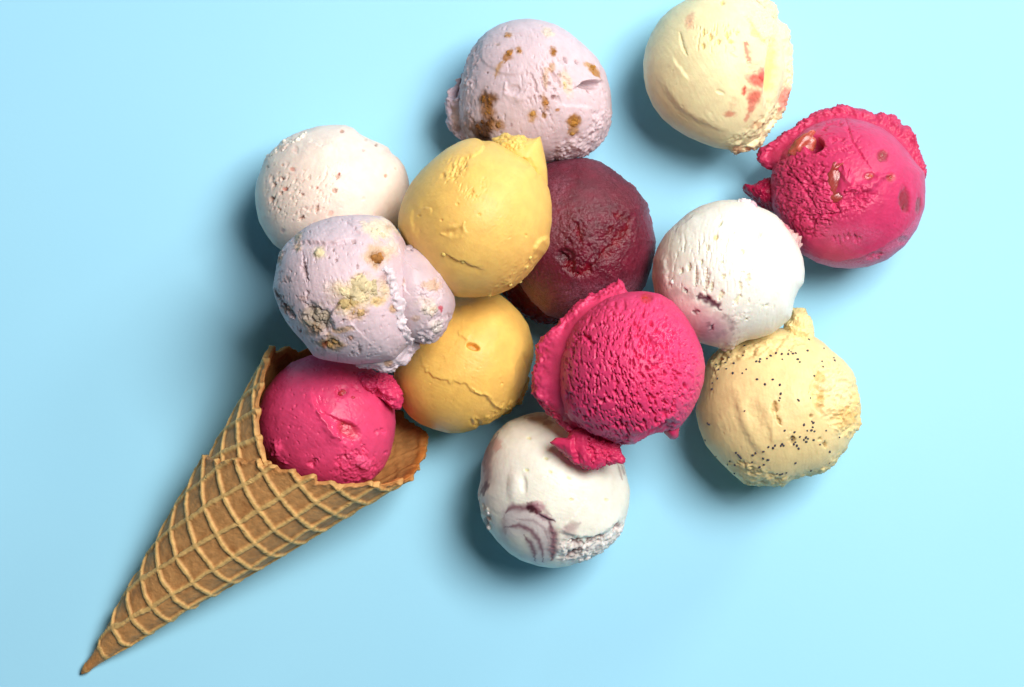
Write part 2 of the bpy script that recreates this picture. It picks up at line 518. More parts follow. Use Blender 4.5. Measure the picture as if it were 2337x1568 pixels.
def lump(name, mat, P, size, col, parent, base, seed=0, n=8, stretch=(1, 1, 1), rot=0.0, rough=0.35, gloss=0.0, edgy=0.0, var=0.0):
    """a small broken piece (crumb, fruit, biscuit): centre P in u"""
    D, F = cubesphere(n, False)
    V = D * 1.0
    if edgy:                                          # flatten some sides to facets
        rg = np.random.RandomState(seed + 5)
        for _ in range(7):
            a = rg.normal(size=3); a /= np.linalg.norm(a)
            h = (V @ a); lim = rg.uniform(0.55, 0.8)
            V = V - np.clip(h - lim, 0, None)[:, None] * a * edgy
    V = V + D * (rough * fbm(D * 1.7 + seed * 3.1, 3, seed))[:, None]
    V = V * np.asarray(stretch)
    c, s_ = math.cos(math.radians(rot)), math.sin(math.radians(rot))
    V = np.stack([V[:, 0] * c - V[:, 1] * s_, V[:, 0] * s_ + V[:, 1] * c, V[:, 2]], 1) * size
    C = np.tile(lin(col), (len(V), 1)) * (1 + var * fbm(D * 2.6 + seed, 3, seed + 2))[:, None]
    return make_obj(name, V + P, F, mat, parent, base, dict(col=np.clip(C, 0, 1), gloss=np.full(len(V), gloss), frost=np.zeros(len(V))))

def piece(ball, name, mat, x, y, size, col, parent, base, sink=0.35, seed=0, ck=None, **kw):
    p, d = ball.surf(x, y, ck)
    return lump(name, mat, p - d * size * sink, size, col, parent, base, seed=seed, **kw)

GROUP = 'ice cream scoops heaped on the blue table'
CAT = 'ice cream scoop'
def scoop_root(ck, c, label, z=0.0):
    return empty('ice_cream_scoop', label, CAT, cr(ck, [c])[0], z, GROUP)

# ------------------------------------------------------------------ tabletop
T = 9000.0
tt = make_obj('tabletop', [(-T, -T, 0), (T, -T, 0), (T, T, 0), (-T, T, 0)], [(0, 1, 2, 3)], M_TABLE, smooth=False)
tt['kind'] = 'structure'; tt['label'] = 'plain pale blue tabletop lit from the upper right'

# ================================================================== 1 lilac scoop, top
rt, base = scoop_root('A', (1050, 780), 'lilac crumble scoop with a torn ledge at its right, behind the upper mango scoop')
b = Ball('A', [(960, 105), (1100, 120), (1230, 160), (1350, 230), (1480, 340), (1600, 460), (1690, 590), (1718, 690), (1742, 800), (1752, 950),
               (1740, 1100), (1690, 1220), (1600, 1310), (1480, 1385), (1400, 1400), (1330, 1425), (1250, 1415), (1180, 1440), (940, 1470), (700, 1420), (520, 1340), (400, 1240), (340, 1100),
               (325, 900), (345, 700), (400, 480), (480, 340), (580, 230), (700, 160), (820, 120)], 172, 172, (223, 199, 205), c=(1040, 770), seed=3, lump=0.02, flat=2)
# broad smear patch with scalloped edge
b.step([(600, 150), (540, 340), (522, 440), (570, 530), (680, 590), (800, 640), (900, 620), (935, 520), (925, 420)], 2.2, .8, w=60, wob=4, seed=1, flip=True, sharp=4)
b.rough(b.area([(480, 200), (530, 300), (520, 420), (500, 620), (470, 900), (440, 1150), (330, 1150), (330, 700), (400, 400)], 10), 9, 6, 1)
b.rough(b.area([(1180, 1440), (1240, 1260), (1340, 1200), (1480, 1160), (1600, 1000), (1680, 880), (1760, 1000), (1700, 1250), (1500, 1420)], 10), 13, 9, 2)
pz = b.area([(980, 580), (1080, 560), (1200, 400), (1330, 560), (1330, 760), (1250, 900), (1180, 1030), (1090, 1000), (980, 860)], 16)
b.pits(pz, 70, 7, 17, 0.05, 5.5, 1, dark=0.35, dcol=(150, 105, 90))
b.pits(b.area([(1450, 480), (1700, 700), (1740, 1000), (1600, 1200), (1500, 1000), (1560, 760)], 16), 65, 6, 16, 0.16, 4, 2)
b.pits(b.top, 80, 6, 18, 0.34, 2.5, 3)
# torn ledge
e = b.step([(1380, 770), (1440, 715), (1500, 682), (1560, 676), (1620, 700), (1680, 690)], 9, 10, w=26, wlo=16, wob=2, seed=4, flip=True)
k = b.blob(1545, 724, 88, 36, 8, rough=.1); b.disp(-17 * k); b.paint(k, (176, 150, 154), .6)  # pocket below the ledge: sunk, with its shadow painted into the colour
b.disp(3 * b.line([(1400, 730), (1540, 662), (1680, 676)], 6))
b.step([(1190, 900), (1400, 912), (1560, 930), (1640, 960)], 2.5, 1.5, w=30, seed=5)
b.step([(1640, 1000), (1580, 1120), (1520, 1200), (1440, 1290)], 5, 4, w=18, seed=6)
b.disp(-4 * b.blob(830, 770, 60, 50, 0)); b.disp(3 * b.line([(760, 700), (770, 800), (900, 850), (960, 760)], 7))
for i, (x, y, rx, ry, ro, k, c) in enumerate([
        (790, 255, 34, 28, -30, .75, (176, 128, 80)), (690, 345, 20, 12, 0, .6, (150, 110, 70)), (885, 400, 26, 32, 0, .8, (178, 122, 60)), (1205, 410, 32, 40, 0, .9, (160, 105, 40)),
        (1575, 590, 75, 34, 52, .9, (178, 122, 45)), (1510, 530, 34, 24, 20, .6, (200, 150, 80)), (590, 860, 78, 85, 20, .95, (128, 80, 32)),
        (600, 990, 65, 80, 0, .8, (170, 112, 50)), (560, 1120, 110, 100, 0, .95, (96, 56, 26)), (560, 1230, 90, 60, 0, .9, (60, 32, 16)), (690, 1090, 60, 60, 0, .7, (180, 125, 70)),
        (400, 1120, 90, 120, 20, .5, (140, 100, 75)), (1020, 1000, 55, 58, 20, .8, (190, 138, 70)), (1130, 880, 28, 80, -8, .8, (170, 115, 60)), (1120, 1010, 24, 30, 0, .8, (160, 110, 40)),
        (1245, 950, 17, 14, 0, .9, (175, 112, 55)), (1402, 1060, 62, 66, 0, .95, (168, 112, 45)), (1385, 1150, 45, 50, 0, .8, (178, 128, 65)), (1135, 640, 26, 100, 0, .5, (205, 165, 110)),
        (1330, 700, 45, 110, -20, .45, (235, 208, 160)), (1160, 230, 60, 40, 30, .5, (235, 215, 175)), (1195, 560, 30, 40, 0, .6, (195, 145, 75)), (1165, 700, 22, 22, 0, .7, (140, 85, 70)), (1200, 835, 20, 20, 0, .8, (130, 75, 70)), (820, 1090, 14, 14, 0, .6, (150, 100, 110))]):
    mk = b.blob(x, y, rx, ry, ro, edge=.45, rough=.9, seed=i)
    b.paint(mk, c, k); b.rough(mk, 6, 4.0, i)
b.paint(b.line([(825, 385), (790, 430), (745, 500)], 9, .5, 3), (170, 112, 55), .95)
b.paint(b.line([(745, 490), (690, 570), (660, 660)], 5, .4, 4), (195, 145, 90), .85)
for p in ([(1690, 970), (1690, 1000)], [(1410, 480), (1425, 530)], [(1300, 450), (1330, 520)], [(1530, 760), (1555, 800)], [(680, 1025), (690, 1030)], [(585, 600), (588, 612)]):
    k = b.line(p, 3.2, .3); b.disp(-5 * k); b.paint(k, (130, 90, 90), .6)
b.disp(0.9 * fbm(b.P / 9.0, 3, 5))
b.scrape(70, 1.00)
b.build('scoop_body', M_LILAC, rt, base)
rgb_ = np.random.RandomState(4)
def crumbs(ball, x, y, rx, ry, n, smin, smax, col, ck='H', seed=0, nm='biscuit_piece'):
    """a broken biscuit: many small rough bits packed together"""
    for q in range(n):
        a, r = rgb_.uniform(0, 6.28), math.sqrt(rgb_.uniform(0, 1))
        xx, yy = x + math.cos(a) * r * rx, y + math.sin(a) * r * ry
        k = rgb_.uniform(.88, 1.08); c = tuple(min(255, v * k) for v in col)
        piece(ball, nm, M_CRUMB, xx, yy, rgb_.uniform(smin, smax), c, rt, base, sink=rgb_.uniform(.35, .65), seed=seed + q, ck=ck, edgy=.7,
              stretch=(rgb_.uniform(.9, 1.4), rgb_.uniform(.8, 1.1), rgb_.uniform(.6, .9)), rot=rgb_.uniform(0, 180), rough=.5, var=.3, n=8)
for (x, y, rx, ry, n_, c) in [(590, 860, 40, 55, 10, (150, 98, 44)), (600, 980, 36, 46, 6, (172, 118, 58)), (560, 1120, 70, 60, 9, (104, 64, 32)), (690, 1090, 30, 34, 4, (182, 130, 76)), (1402, 1060, 34, 42, 8, (184, 128, 58)), (1385, 1150, 22, 24, 3, (184, 136, 74)),
                            (1575, 590, 26, 44, 5, (186, 130, 58)), (1205, 410, 16, 22, 4, (164, 108, 48)), (790, 425, 20, 30, 4, (176, 120, 60)), (1020, 1000, 30, 32, 5, (194, 142, 78)), (1130, 880, 14, 50, 5, (172, 118, 66)), (790, 255, 16, 14, 2, (180, 134, 88)), (885, 400, 12, 14, 2, (180, 126, 66)), (1330, 700, 24, 60, 4, (232, 204, 156)), (280, 1010, 1, 1, 0, (0, 0, 0))]:
    crumbs(b, x, y, rx, ry, n_, 3.2, 7.0, c, ck='A', seed=int(x + y), nm='caramel_crumb')
# left fold of ice cream pushed out by the scoop
lp = Lip('A', [(345, 610), (280, 665), (215, 785), (195, 890), (205, 1000), (240, 1130), (300, 1200), (380, 1262)],
         [(430, 600), (420, 700), (410, 800), (410, 900), (420, 1000), (440, 1100), (480, 1200), (520, 1290)], 150, 172, 44, (200, 180, 192), seed=5, dish=16)
lp.disp(-26 * lp.blob(295, 750, 46, 105, 18, rough=.1)); lp.crumble(.3, .8, 11, 7)
lp.disp(10 * lp.line([(225, 850), (290, 852), (320, 880)], 7))
lp.paint(lp.blob(290, 1000, 40, 110, -10, rough=1), (160, 128, 100), .6); lp.paint(lp.blob(300, 1120, 50, 50, 0, rough=1), (120, 85, 55), .6)
lp.build('side_fold', M_LILAC, rt, base)

# ================================================================== 2 lemon scoop, top right
rt, base = scoop_root('B', (850, 600), 'pale lemon scoop streaked with red fruit, cut by the top edge of the picture')
b = Ball('B', [(580, 0), (430, 90), (330, 190), (250, 320), (200, 450), (180, 580), (185, 720), (210, 850), (270, 990), (360, 1110), (470, 1200),
               (600, 1280), (740, 1340), (870, 1385), (1000, 1400), (1130, 1370), (1250, 1290), (1350, 1150), (1420, 1000), (1480, 820), (1500, 640), (1490, 450), (1430, 260), (1320, 100), (1180, -30), (1020, -90), (860, -110), (700, -70)],
         172, 172, (253, 236, 188), c=(850, 640), seed=11, lump=0.012, flat=2)
b.pits(b.area([(640, 240), (1120, 220), (1120, 420), (700, 520)], 12, 4), 88, 5, 20, 0.16, 4.5, 1, dark=.3, dcol=(236, 206, 96))
for (x, y, w, l) in [(740, 300, 3.4, 36), (805, 345, 4.5, 34), (880, 392, 4, 22), (960, 325, 5, 26), (995, 392, 5, 14), (735, 430, 4, 34), (1060, 300, 4, 10), (915, 25, 5, 18)]:
    k = b.line([(x, y - l), (x + 4, y + l)], w, .3, int(x)); b.disp(-5.5 * k); b.paint(k, (226, 200, 92), .55)
for p in ([(520, 300), (535, 380), (548, 440), (590, 520)],):
    k = b.line(p, 3, .3); b.disp(-4 * k)
b.step([(440, 500), (480, 580), (540, 650), (625, 775)], 3, 2.2, w=22, wlo=12, wob=2, seed=2, sharp=3.5)
b.step([(325, 650), (360, 790), (430, 910), (540, 1030), (700, 1130), (860, 1200), (1040, 1262)], 3.5, 2.5, w=45, wlo=30, wob=3, seed=3, sharp=10, flip=True)
b.disp(-3 * b.blob(900, 860, 40, 16, 20)); b.disp(2 * b.line([(1000, 490), (1050, 520)], 4))
# deep yellow gouge on the right
b.disp(-16 * b.blob(1380, 660, 60, 300, 6, edge=.5, rough=.15)); b.paint(b.blob(1390, 640, 52, 260, 6, rough=.2), (250, 216, 128), .7)
b.step([(1395, 330), (1365, 470), (1350, 600), (1320, 760), (1300, 880), (1290, 1000)], 5, 4, w=24, wlo=14, seed=4)
b.rough(b.area([(1120, 120), (1300, 60), (1460, 260), (1400, 460), (1330, 440), (1180, 300)], 8), 12, 9, 3)
b.paint(b.area([(1180, 180), (1230, 260), (1350, 440), (1290, 380), (1190, 320)], 6), (244, 222, 120), .6)
b.rough(b.area([(900, 1330), (1180, 1180), (1400, 960), (1480, 1000), (1300, 1300), (1000, 1430)], 8), 11, 7, 4)
for i, (x, y, rx, ry, ro, k, c) in enumerate([
        (612, 200, 38, 72, 15, .6, (222, 158, 130)), (1160, 720, 34, 40, 0, .5, (240, 150, 130)), (1240, 740, 85, 62, 0, .85, (226, 90, 84)), (1280, 700, 36, 50, 0, .85, (222, 84, 80)), (1215, 900, 58, 72, 10, .85, (222, 92, 82)),
        (1190, 990, 34, 60, 20, .8, (226, 120, 105)), (1150, 1090, 18, 50, 25, .7, (226, 130, 110)), (982, 1065, 52, 26, 0, .7, (214, 112, 90)), (1240, 1170, 60, 24, -20, .5, (214, 150, 110)), (1020, 960, 40, 60, 20, .25, (240, 180, 140)), (1230, 640, 70, 60, 40, .35, (246, 170, 150))]):
    mk = b.blob(x, y, rx, ry, ro, edge=.5, rough=.8, seed=i); b.paint(mk, c, k); b.rough(mk, 7, 2.2, i)
b.paint(b.line([(1135, 395), (1145, 480), (1165, 585)], 6, .5, 1), (222, 110, 90), .8)
b.paint(b.line([(1130, 800), (1115, 900)], 6, .3, 2), (214, 66, 56), .9)
b.disp(0.5 * fbm(b.P / 9.0, 3, 5))
b.scrape(62, 0.80)
b.build('scoop_body', M_CREAM, rt, base)
lp = Lip('B', [(1130, -70), (1230, -40), (1330, 0), (1430, 50), (1445, 110), (1430, 185), (1500, 240), (1545, 320), (1570, 480), (1582, 640), (1565, 780), (1545, 870), (1512, 1000), (1450, 1090), (1390, 1130), (1370, 1220), (1290, 1320), (1220, 1392), (1120, 1420), (1040, 1440), (960, 1400)],
         [(1080, 40), (1150, 110), (1220, 190), (1280, 260), (1330, 330), (1360, 400), (1385, 480), (1400, 560), (1405, 640), (1400, 720), (1380, 800), (1355, 880), (1325, 960), (1290, 1030), (1250, 1090), (1210, 1140), (1160, 1190), (1110, 1230), (1050, 1265), (990, 1290), (920, 1310)],
         165, 190, 55, (252, 236, 190), seed=6, dish=14)
lp.crumble(.45, .85, 12, 9)
for i, (x, y, rx, ry, ro, c) in enumerate([(1500, 920, 55, 120, 12, (224, 118, 112)), (1250, 60, 40, 80, -35, (226, 150, 128)), (1365, 175, 46, 30, 20, (224, 128, 110)), (1060, 1395, 60, 40, 0, (240, 180, 140)), (1170, 1390, 40, 16, 0, (228, 140, 110)), (1190, -10, 40, 40, 0, (230, 140, 130))]):
    lp.paint(lp.blob(x, y, rx, ry, ro, rough=.8, seed=i), c, .8)
lp.paint(lp.blob(1430, 560, 50, 200, 0, rough=.3), (250, 220, 140), .6)
lp.build('crumbly_lip', M_CREAM, rt, base)

# ================================================================== 3 raspberry sorbet, right
rt, base = scoop_root('C', (980, 820), 'raspberry sorbet scoop with candied fruit bits and a ragged collar, rightmost on the table')
b = Ball('C', [(350, 700), (345, 800), (365, 620), (430, 500), (520, 400), (620, 310), (740, 250), (860, 218), (980, 215), (1110, 240), (1240, 290),
               (1350, 370), (1450, 480), (1530, 590), (1600, 660), (1606, 800), (1600, 950), (1540, 1120), (1440, 1262), (1300, 1372), (1150, 1428), (1000, 1446), (860, 1436), (730, 1400),
               (610, 1330), (500, 1210), (410, 1060), (350, 900)], 172, 172, (212, 56, 106), c=(980, 830), seed=21, lump=0.012, flat=2, n=112)
b.step([(560, 1270), (640, 1325), (760, 1365), (900, 1382), (1080, 1350), (1250, 1270), (1420, 1160), (1520, 1060), (1590, 930)], 5, 4, w=22, wlo=12, wob=2.5, seed=1, flip=True)
b.frost += 0.7 * b.area([(640, 1330), (900, 1385), (1250, 1275), (1520, 1060), (1600, 940), (1600, 1200), (1300, 1440), (800, 1450)], 8)
b.frost += 0.45 * np.clip(1 - b.D[:, 2] * 1.9, 0, 1) * b.top
b.frost += 0.5 * b.area([(760, 1120), (1100, 1080), (1250, 1150), (1050, 1280), (850, 1260)], 20)
k = b.area([(370, 560), (560, 470), (720, 560), (800, 700), (860, 960), (860, 1080), (640, 1200), (500, 1080), (370, 900)], 14)
b.cracks(k, 34, 6.5, .08, 2, 1.8); b.cracks(k, 17, 3.0, .1, 5, .8); b.pits(k, 30, 6, 9, .2, 4.5, 8); b.rough(k, 8, 2.2, 6)
b.pits(b.area([(360, 540), (800, 480), (880, 1000), (760, 1200), (400, 980)], 12), 20, 6, 15, .08, 5, 1)
b.pits(b.area([(680, 240), (1060, 230), (1120, 560), (800, 560)], 12), -4, 4.5, 16, .2, 4, 2)
for i, p in enumerate([[(960, 215), (985, 300), (1010, 390), (1080, 500), (1165, 625)], [(455, 535), (530, 680), (620, 800), (690, 910), (745, 985)], [(380, 820), (470, 730), (560, 640)], [(560, 800), (700, 730), (800, 600)], [(640, 1010), (740, 1010), (900, 1000), (1000, 960)]]):
    b.disp(-4.5 * b.line(p, 2.6, .4, i))
b.disp(-6 * b.line([(810, 410), (880, 390), (960, 385)], 4, .8, 7)); b.disp(-4 * b.line([(800, 270), (880, 255), (940, 260)], 4, .8, 8))
b.disp(-3 * b.line([(760, 500), (860, 480), (1000, 470)], 4, .8, 9))
# gully with fruit
b.disp(-9 * b.line([(900, 600), (870, 740), (890, 880), (890, 960)], 13, .4, 3)); b.disp(-5 * b.blob(1050, 880, 130, 70, -20, rough=.9)); b.rough(b.blob(1030, 880, 160, 90, -20), 9, 5, 5); b.cracks(b.blob(1000, 900, 190, 110, -20), 18, 5, .14, 9, 3)
b.rough(b.blob(830, 1020, 110, 60, 0, rough=.7), 9, 7, 6)
b.ridge([(940, 600), (960, 700), (985, 740), (1000, 640)], 8, 7); b.ridge([(960, 790), (1060, 810), (1160, 770), (1240, 700), (1330, 680)], 9, 7, 2)
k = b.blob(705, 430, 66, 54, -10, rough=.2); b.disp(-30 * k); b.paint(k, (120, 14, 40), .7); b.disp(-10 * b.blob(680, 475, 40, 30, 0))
b.gloss += 0.8 * b.blob(705, 440, 80, 70, 0)
for x in (860, 900, 940, 970, 1030, 1070, 980, 1040):
    b.disp(-3.5 * b.line([(x, 1150 + (x % 7) * 4), (x + 15, 1200 + (x % 11) * 5)], 3.2, .3, x))
for i, (x, y, rx, ry, ro, c, k) in enumerate([(1265, 525, 44, 48, 0, (150, 50, 50), .85), (1440, 885, 42, 105, -5, (146, 52, 62), .85), (1558, 930, 22, 70, 5, (140, 55, 60), .8), (1325, 700, 40, 34, 0, (180, 72, 62), .7), (1150, 690, 46, 30, -10, (170, 70, 60), .6), (1430, 1215, 40, 26, -20, (150, 40, 60), .7)]):
    mk = b.blob(x, y, rx, ry, ro, rough=.5, seed=i); b.paint(mk, c, k); b.disp(-3 * mk); b.gloss += .5 * mk
b.disp(1.0 * fbm(b.P / 8.0, 3, 5)); b.disp(-5 * b.line([(1110, 1340), (1180, 1345), (1260, 1320)], 6, .6, 12))
b.scrape(20, 0.90)
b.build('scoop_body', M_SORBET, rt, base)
for (x, y, s_, st, ro, c, i) in [(600, 425, 26, (1.6, .95, .75), 42, (186, 84, 70), 1), (655, 360, 15, (1.2, .9, .8), 30, (226, 166, 150), 2), (865, 700, 21, (.85, 1.9, .5), -8, (170, 70, 66), 3), (905, 860, 17, (1.5, .75, .5), 10, (170, 70, 66), 4), (900, 610, 14, (1.2, .7, .6), 30, (176, 60, 60), 5), (1150, 685, 9, (1.5, .6, .6), 0, (190, 80, 60), 6), (1265, 525, 10, (1, 1, .5), 20, (150, 58, 56), 7), (1440, 885, 12, (.75, 1.9, .4), 5, (148, 60, 66), 8), (1325, 702, 9, (1.2, .8, .6), 40, (186, 80, 66), 9)]:
    piece(b, 'fruit_piece', M_FRUIT, x, y, s_, c, rt, base, sink=.28 if i < 6 else .5, seed=i, edgy=.8, stretch=st, rot=ro, gloss=.25, var=.3, n=10)
lp = Lip('C', [(300, 640), (262, 590), (240, 520), (262, 462), (330, 430), (400, 380), (470, 330), (545, 290), (565, 248), (650, 210), (760, 150), (860, 115), (940, 100), (1000, 132), (1100, 150), (1190, 182), (1270, 170), (1350, 185), (1400, 230), (1412, 280), (1480, 292), (1530, 345), (1548, 430), (1592, 520), (1608, 640), (1606, 760)],
         [(440, 640), (440, 600), (440, 560), (470, 520), (510, 480), (560, 440), (610, 400), (660, 360), (720, 330), (790, 300), (860, 290), (930, 280), (1000, 285), (1080, 290), (1150, 310), (1220, 340), (1280, 380), (1330, 420), (1380, 470), (1420, 520), (1450, 570), (1480, 620), (1500, 660), (1510, 700), (1520, 740), (1520, 790)],
         152, 168, 44, (202, 44, 92), seed=8, dish=16, taper=.05)
lp.crumble(.25, .7, 10, 8); lp.disp(-6 * lp.line([(1290, 280), (1420, 400), (1520, 560)], 12, .3))
lp.frost += .15
lp.build('ragged_collar', M_SORBET, rt, base)
lb = Ball('C', [(115, 758), (150, 752), (180, 770), (260, 735), (340, 700), (420, 800), (430, 960), (380, 985), (320, 960), (270, 945), (225, 890), (170, 850), (130, 810)], 120, 60, (168, 18, 66), c=(300, 840), n=44, sig=.8, seed=22)
lb.rough(lb.top, 12, 7, 1); lb.gloss += .35
lb.build('collar_lobe', M_SORBET, rt, base)

# ================================================================== 4 blush scoop, left
rt, base = scoop_root('D', (900, 800), 'pale blush strawberry scoop with tiny pits, leftmost of the scoops lying on the table')
b = Ball('D', [(900, 128), (1030, 128), (1110, 157), (1180, 222), (1280, 272), (1380, 312), (1455, 350), (1482, 402), (1550, 450), (1610, 530), (1642, 620), (1664, 730), (1650, 900), (1590, 1080), (1470, 1250), (1300, 1390), (1100, 1465),
               (900, 1490), (700, 1465), (540, 1420), (400, 1352), (330, 1300), (250, 1190), (190, 1080), (157, 930), (148, 800), (165, 680), (210, 560), (245, 460), (280, 425), (340, 365), (420, 285), (530, 220), (630, 185), (760, 142)],
         172, 172, (252, 228, 214), c=(900, 800), seed=31, lump=0.014, flat=2, sig=.9)
b.pits(b.area([(260, 500), (700, 560), (1000, 520), (1000, 700), (850, 980), (600, 1100), (280, 1000)], 18), -55, 5.5, 14, .2, 2.8, 1, dark=.2, dcol=(206, 150, 120))
b.pits(b.area([(260, 640), (460, 620), (640, 760), (600, 1000), (300, 1050)], 14), -60, 6, 16, .16, 3.6, 2)
b.rough(b.area([(230, 470), (420, 280), (640, 180), (650, 230), (500, 320), (300, 460)], 6), 10, 6, 3)
for i, p in enumerate([[(320, 740), (345, 690)], [(430, 770), (460, 745)], [(570, 1070), (630, 1020)], [(745, 990), (765, 910)], [(300, 900), (315, 840)], [(940, 660), (975, 610)], [(900, 790), (950, 760)], [(400, 660), (420, 640)], [(600, 800), (606, 830)], [(380, 810), (410, 785)]]):
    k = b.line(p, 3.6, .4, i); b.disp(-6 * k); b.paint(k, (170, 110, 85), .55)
b.disp(2 * b.blob(740, 420, 200, 90, -30, edge=.8)); b.step([(640, 250), (760, 330), (830, 350), (880, 300)], 1.8, 1, w=40, seed=9)
for i, (x, y, r, c, k) in enumerate([(510, 562, 26, (226, 150, 130), .7), (432, 760, 20, (200, 110, 95), .7), (975, 605, 13, (190, 84, 74), .8), (1428, 627, 20, (224, 140, 110), .8), (1335, 325, 16, (170, 120, 80), .8), (1000, 190, 22, (190, 130, 100), .8), (1210, 375, 17, (226, 178, 170), .7), (545, 372, 34, (238, 196, 180), .5), (885, 1000, 30, (240, 190, 170), .6), (755, 745, 12, (206, 110, 90), .8), (270, 540, 14, (150, 90, 70), .7), (415, 520, 14, (226, 170, 140), .7), (1525, 555, 14, (236, 196, 170), .7), (1210, 850, 20, (244, 214, 196), .6), (1235, 275, 16, (238, 200, 170), .7), (420, 1165, 24, (180, 140, 150), .5), (390, 960, 12, (180, 120, 90), .6)]):
    mk = b.blob(x, y, r, r * .8, i * 37, rough=.6, seed=i); b.paint(mk, c, k); b.disp(-1.6 * mk)
b.disp(0.5 * fbm(b.P / 7.0, 3, 5))
b.scrape(-55, 0.60)
b.build('scoop_body', M_CREAM, rt, base)
for i, (x, y, s_) in enumerate([(272, 442, 7.5), (300, 425, 5), (622, 232, 6), (565, 275, 7.5), (520, 300, 5), (600, 250, 6), (430, 290, 5), (350, 372, 5), (640, 205, 4.5), (485, 290, 4), (415, 375, 4)]):
    piece(b, 'ice_cream_crumb', M_CREAM, x, y, s_, (250, 234, 220), rt, base, sink=.25, seed=i + 1, rough=.5, n=6)

# ================================================================== 6 burgundy sorbet
rt, base = scoop_root('F', (700, 780), 'dark burgundy berry sorbet scoop with wet red gullies and a frosty rim')
b = Ball('F', [(650, 90), (760, 88), (860, 110), (905, 130), (950, 160), (1060, 240), (1100, 280), (1180, 340), (1230, 400), (1262, 450), (1292, 490), (1300, 560), (1322, 640), (1345, 720), (1362, 800), (1352, 900), (1320, 1040), (1270, 1180),
               (1150, 1340), (950, 1450), (700, 1490), (540, 1460), (420, 1420), (300, 1305), (220, 1190), (140, 1030), (100, 860), (100, 650), (160, 420), (290, 230), (430, 135), (540, 102)],
         172, 172, (100, 10, 36), c=(720, 790), seed=41, lump=0.012, flat=2, sig=.6)
rim = np.clip(1 - b.D[:, 2] * 1.5, 0, 1)
b.frost += (0.16 + .8 * rim) * b.top
b.frost += .55 * b.area([(440, 260), (620, 260), (560, 480), (520, 780), (460, 900)], 20)
b.frost += .5 * b.area([(560, 1180), (900, 1150), (1250, 1120), (1200, 1250), (900, 1440), (600, 1400)], 20)
b.paint(b.area([(220, 1150), (300, 1100), (430, 1200), (600, 1340), (640, 1450), (480, 1450), (300, 1310)], 14), (96, 26, 40), .2)
b.rough(b.top, 5, 1.6, 1); b.rough(b.area([(540, 560), (900, 560), (1150, 540), (1160, 760), (900, 1040), (560, 1040)], 20), 8, 4.5, 2)
for i, p in enumerate([[(1000, 560), (1070, 590), (1135, 610)], [(1125, 600), (1110, 690), (1060, 770), (960, 870), (850, 970)], [(690, 1110), (760, 1060), (830, 1010)], [(550, 900), (600, 960), (640, 1030), (700, 1090)], [(990, 660), (960, 740), (930, 760)], [(690, 640), (720, 740), (700, 800)]]):
    w = 11 if i in (1, 2, 3) else 7
    k = b.line(p, w, .5, i); b.disp(-6 * k); b.paint(k, (116, 6, 22), .85); b.gloss += k; b.frost *= (1 - k)
    b.rough(k, 6, 3, i)
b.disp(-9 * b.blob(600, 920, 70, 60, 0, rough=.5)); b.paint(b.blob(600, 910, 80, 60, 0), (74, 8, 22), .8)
k = b.area([(540, 520), (900, 480), (1200, 500), (1220, 760), (1000, 1080), (560, 1100)], 40); b.gloss += .85 * k; b.rough(k, 3.6, 2.6, 11); b.frost *= 1 - .6 * k
k = b.blob(760, 720, 120, 110, 0, rough=.9); b.gloss += .6 * k; b.rough(k, 5, 3.5, 7)
k = b.blob(920, 740, 60, 50, 0, rough=.6); b.gloss += .5 * k
b.scrape(30, 0.60)
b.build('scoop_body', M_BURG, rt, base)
lp = Lip('F', [(40, 1120), (50, 1225), (130, 1320), (205, 1405), (330, 1475), (450, 1500), (560, 1500)], [(220, 1080), (250, 1140), (300, 1200), (360, 1260), (430, 1310), (500, 1340), (560, 1360)], 60, 80, 50, (122, 12, 30), seed=12)
lp.crumble(.2, .7, 12, 6); lp.gloss += .7
lp.build('wet_skirt', M_BURG, rt, base)
lp = Lip('F', [(640, 92), (760, 84), (860, 108), (952, 158), (1062, 236), (1182, 336), (1262, 446), (1296, 480), (1304, 560), (1335, 660), (1366, 800)], [(660, 150), (750, 150), (840, 170), (920, 215), (1010, 290), (1110, 385), (1180, 470), (1210, 530), (1225, 600), (1250, 690), (1265, 800)], 165, 190, 20, (128, 34, 58), seed=13)
lp.crumble(.3, .8, 7, 4); lp.frost += .8
lp.build('frosty_rim', M_BURG, rt, base)

# ================================================================== 9 mango, lower
rt, base = scoop_root('I', (770, 780), 'lower mango sorbet scoop with a small slit hole and a torn wavy layer edge')
b = Ball('I', [(750, 120), (900, 110), (1110, 140), (1200, 210), (1300, 310), (1380, 430), (1428, 600), (1436, 730), (1412, 850), (1372, 980), (1310, 1100), (1240, 1210), (1120, 1295), (1010, 1375), (900, 1400), (885, 1428),
               (750, 1465), (620, 1467), (480, 1430), (350, 1380), (250, 1310), (180, 1220), (130, 1100), (95, 950), (100, 800), (190, 560), (340, 330), (540, 180)], 165, 165, (249, 198, 104), c=(770, 790), seed=51, lump=0.012, flat=2)
b.step([(300, 640), (335, 740), (390, 850), (460, 935), (550, 945), (640, 985), (755, 975), (830, 1040), (895, 1092), (985, 1100), (1040, 1190), (1130, 1232), (1220, 1225), (1255, 1150), (1300, 1050)], 3.2, .8, w=60, wlo=40, wob=8, seed=1, flip=True, sharp=3.8)
b.ridge([(840, 1030), (900, 1080), (990, 1095), (1045, 1185), (1130, 1225), (1200, 1225)], 4, 3, 2)
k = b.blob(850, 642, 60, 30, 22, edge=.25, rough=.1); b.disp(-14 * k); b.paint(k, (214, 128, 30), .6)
b.step([(690, 500), (770, 560), (815, 590)], 3, 1, w=16, seed=3, flip=True)
b.step([(1310, 690), (1365, 790), (1370, 880), (1340, 1000), (1270, 1120)], 6, 4, w=22, wlo=16, wob=3, seed=4)
b.disp(-4 * b.blob(1320, 880, 60, 150, 10, rough=.3))
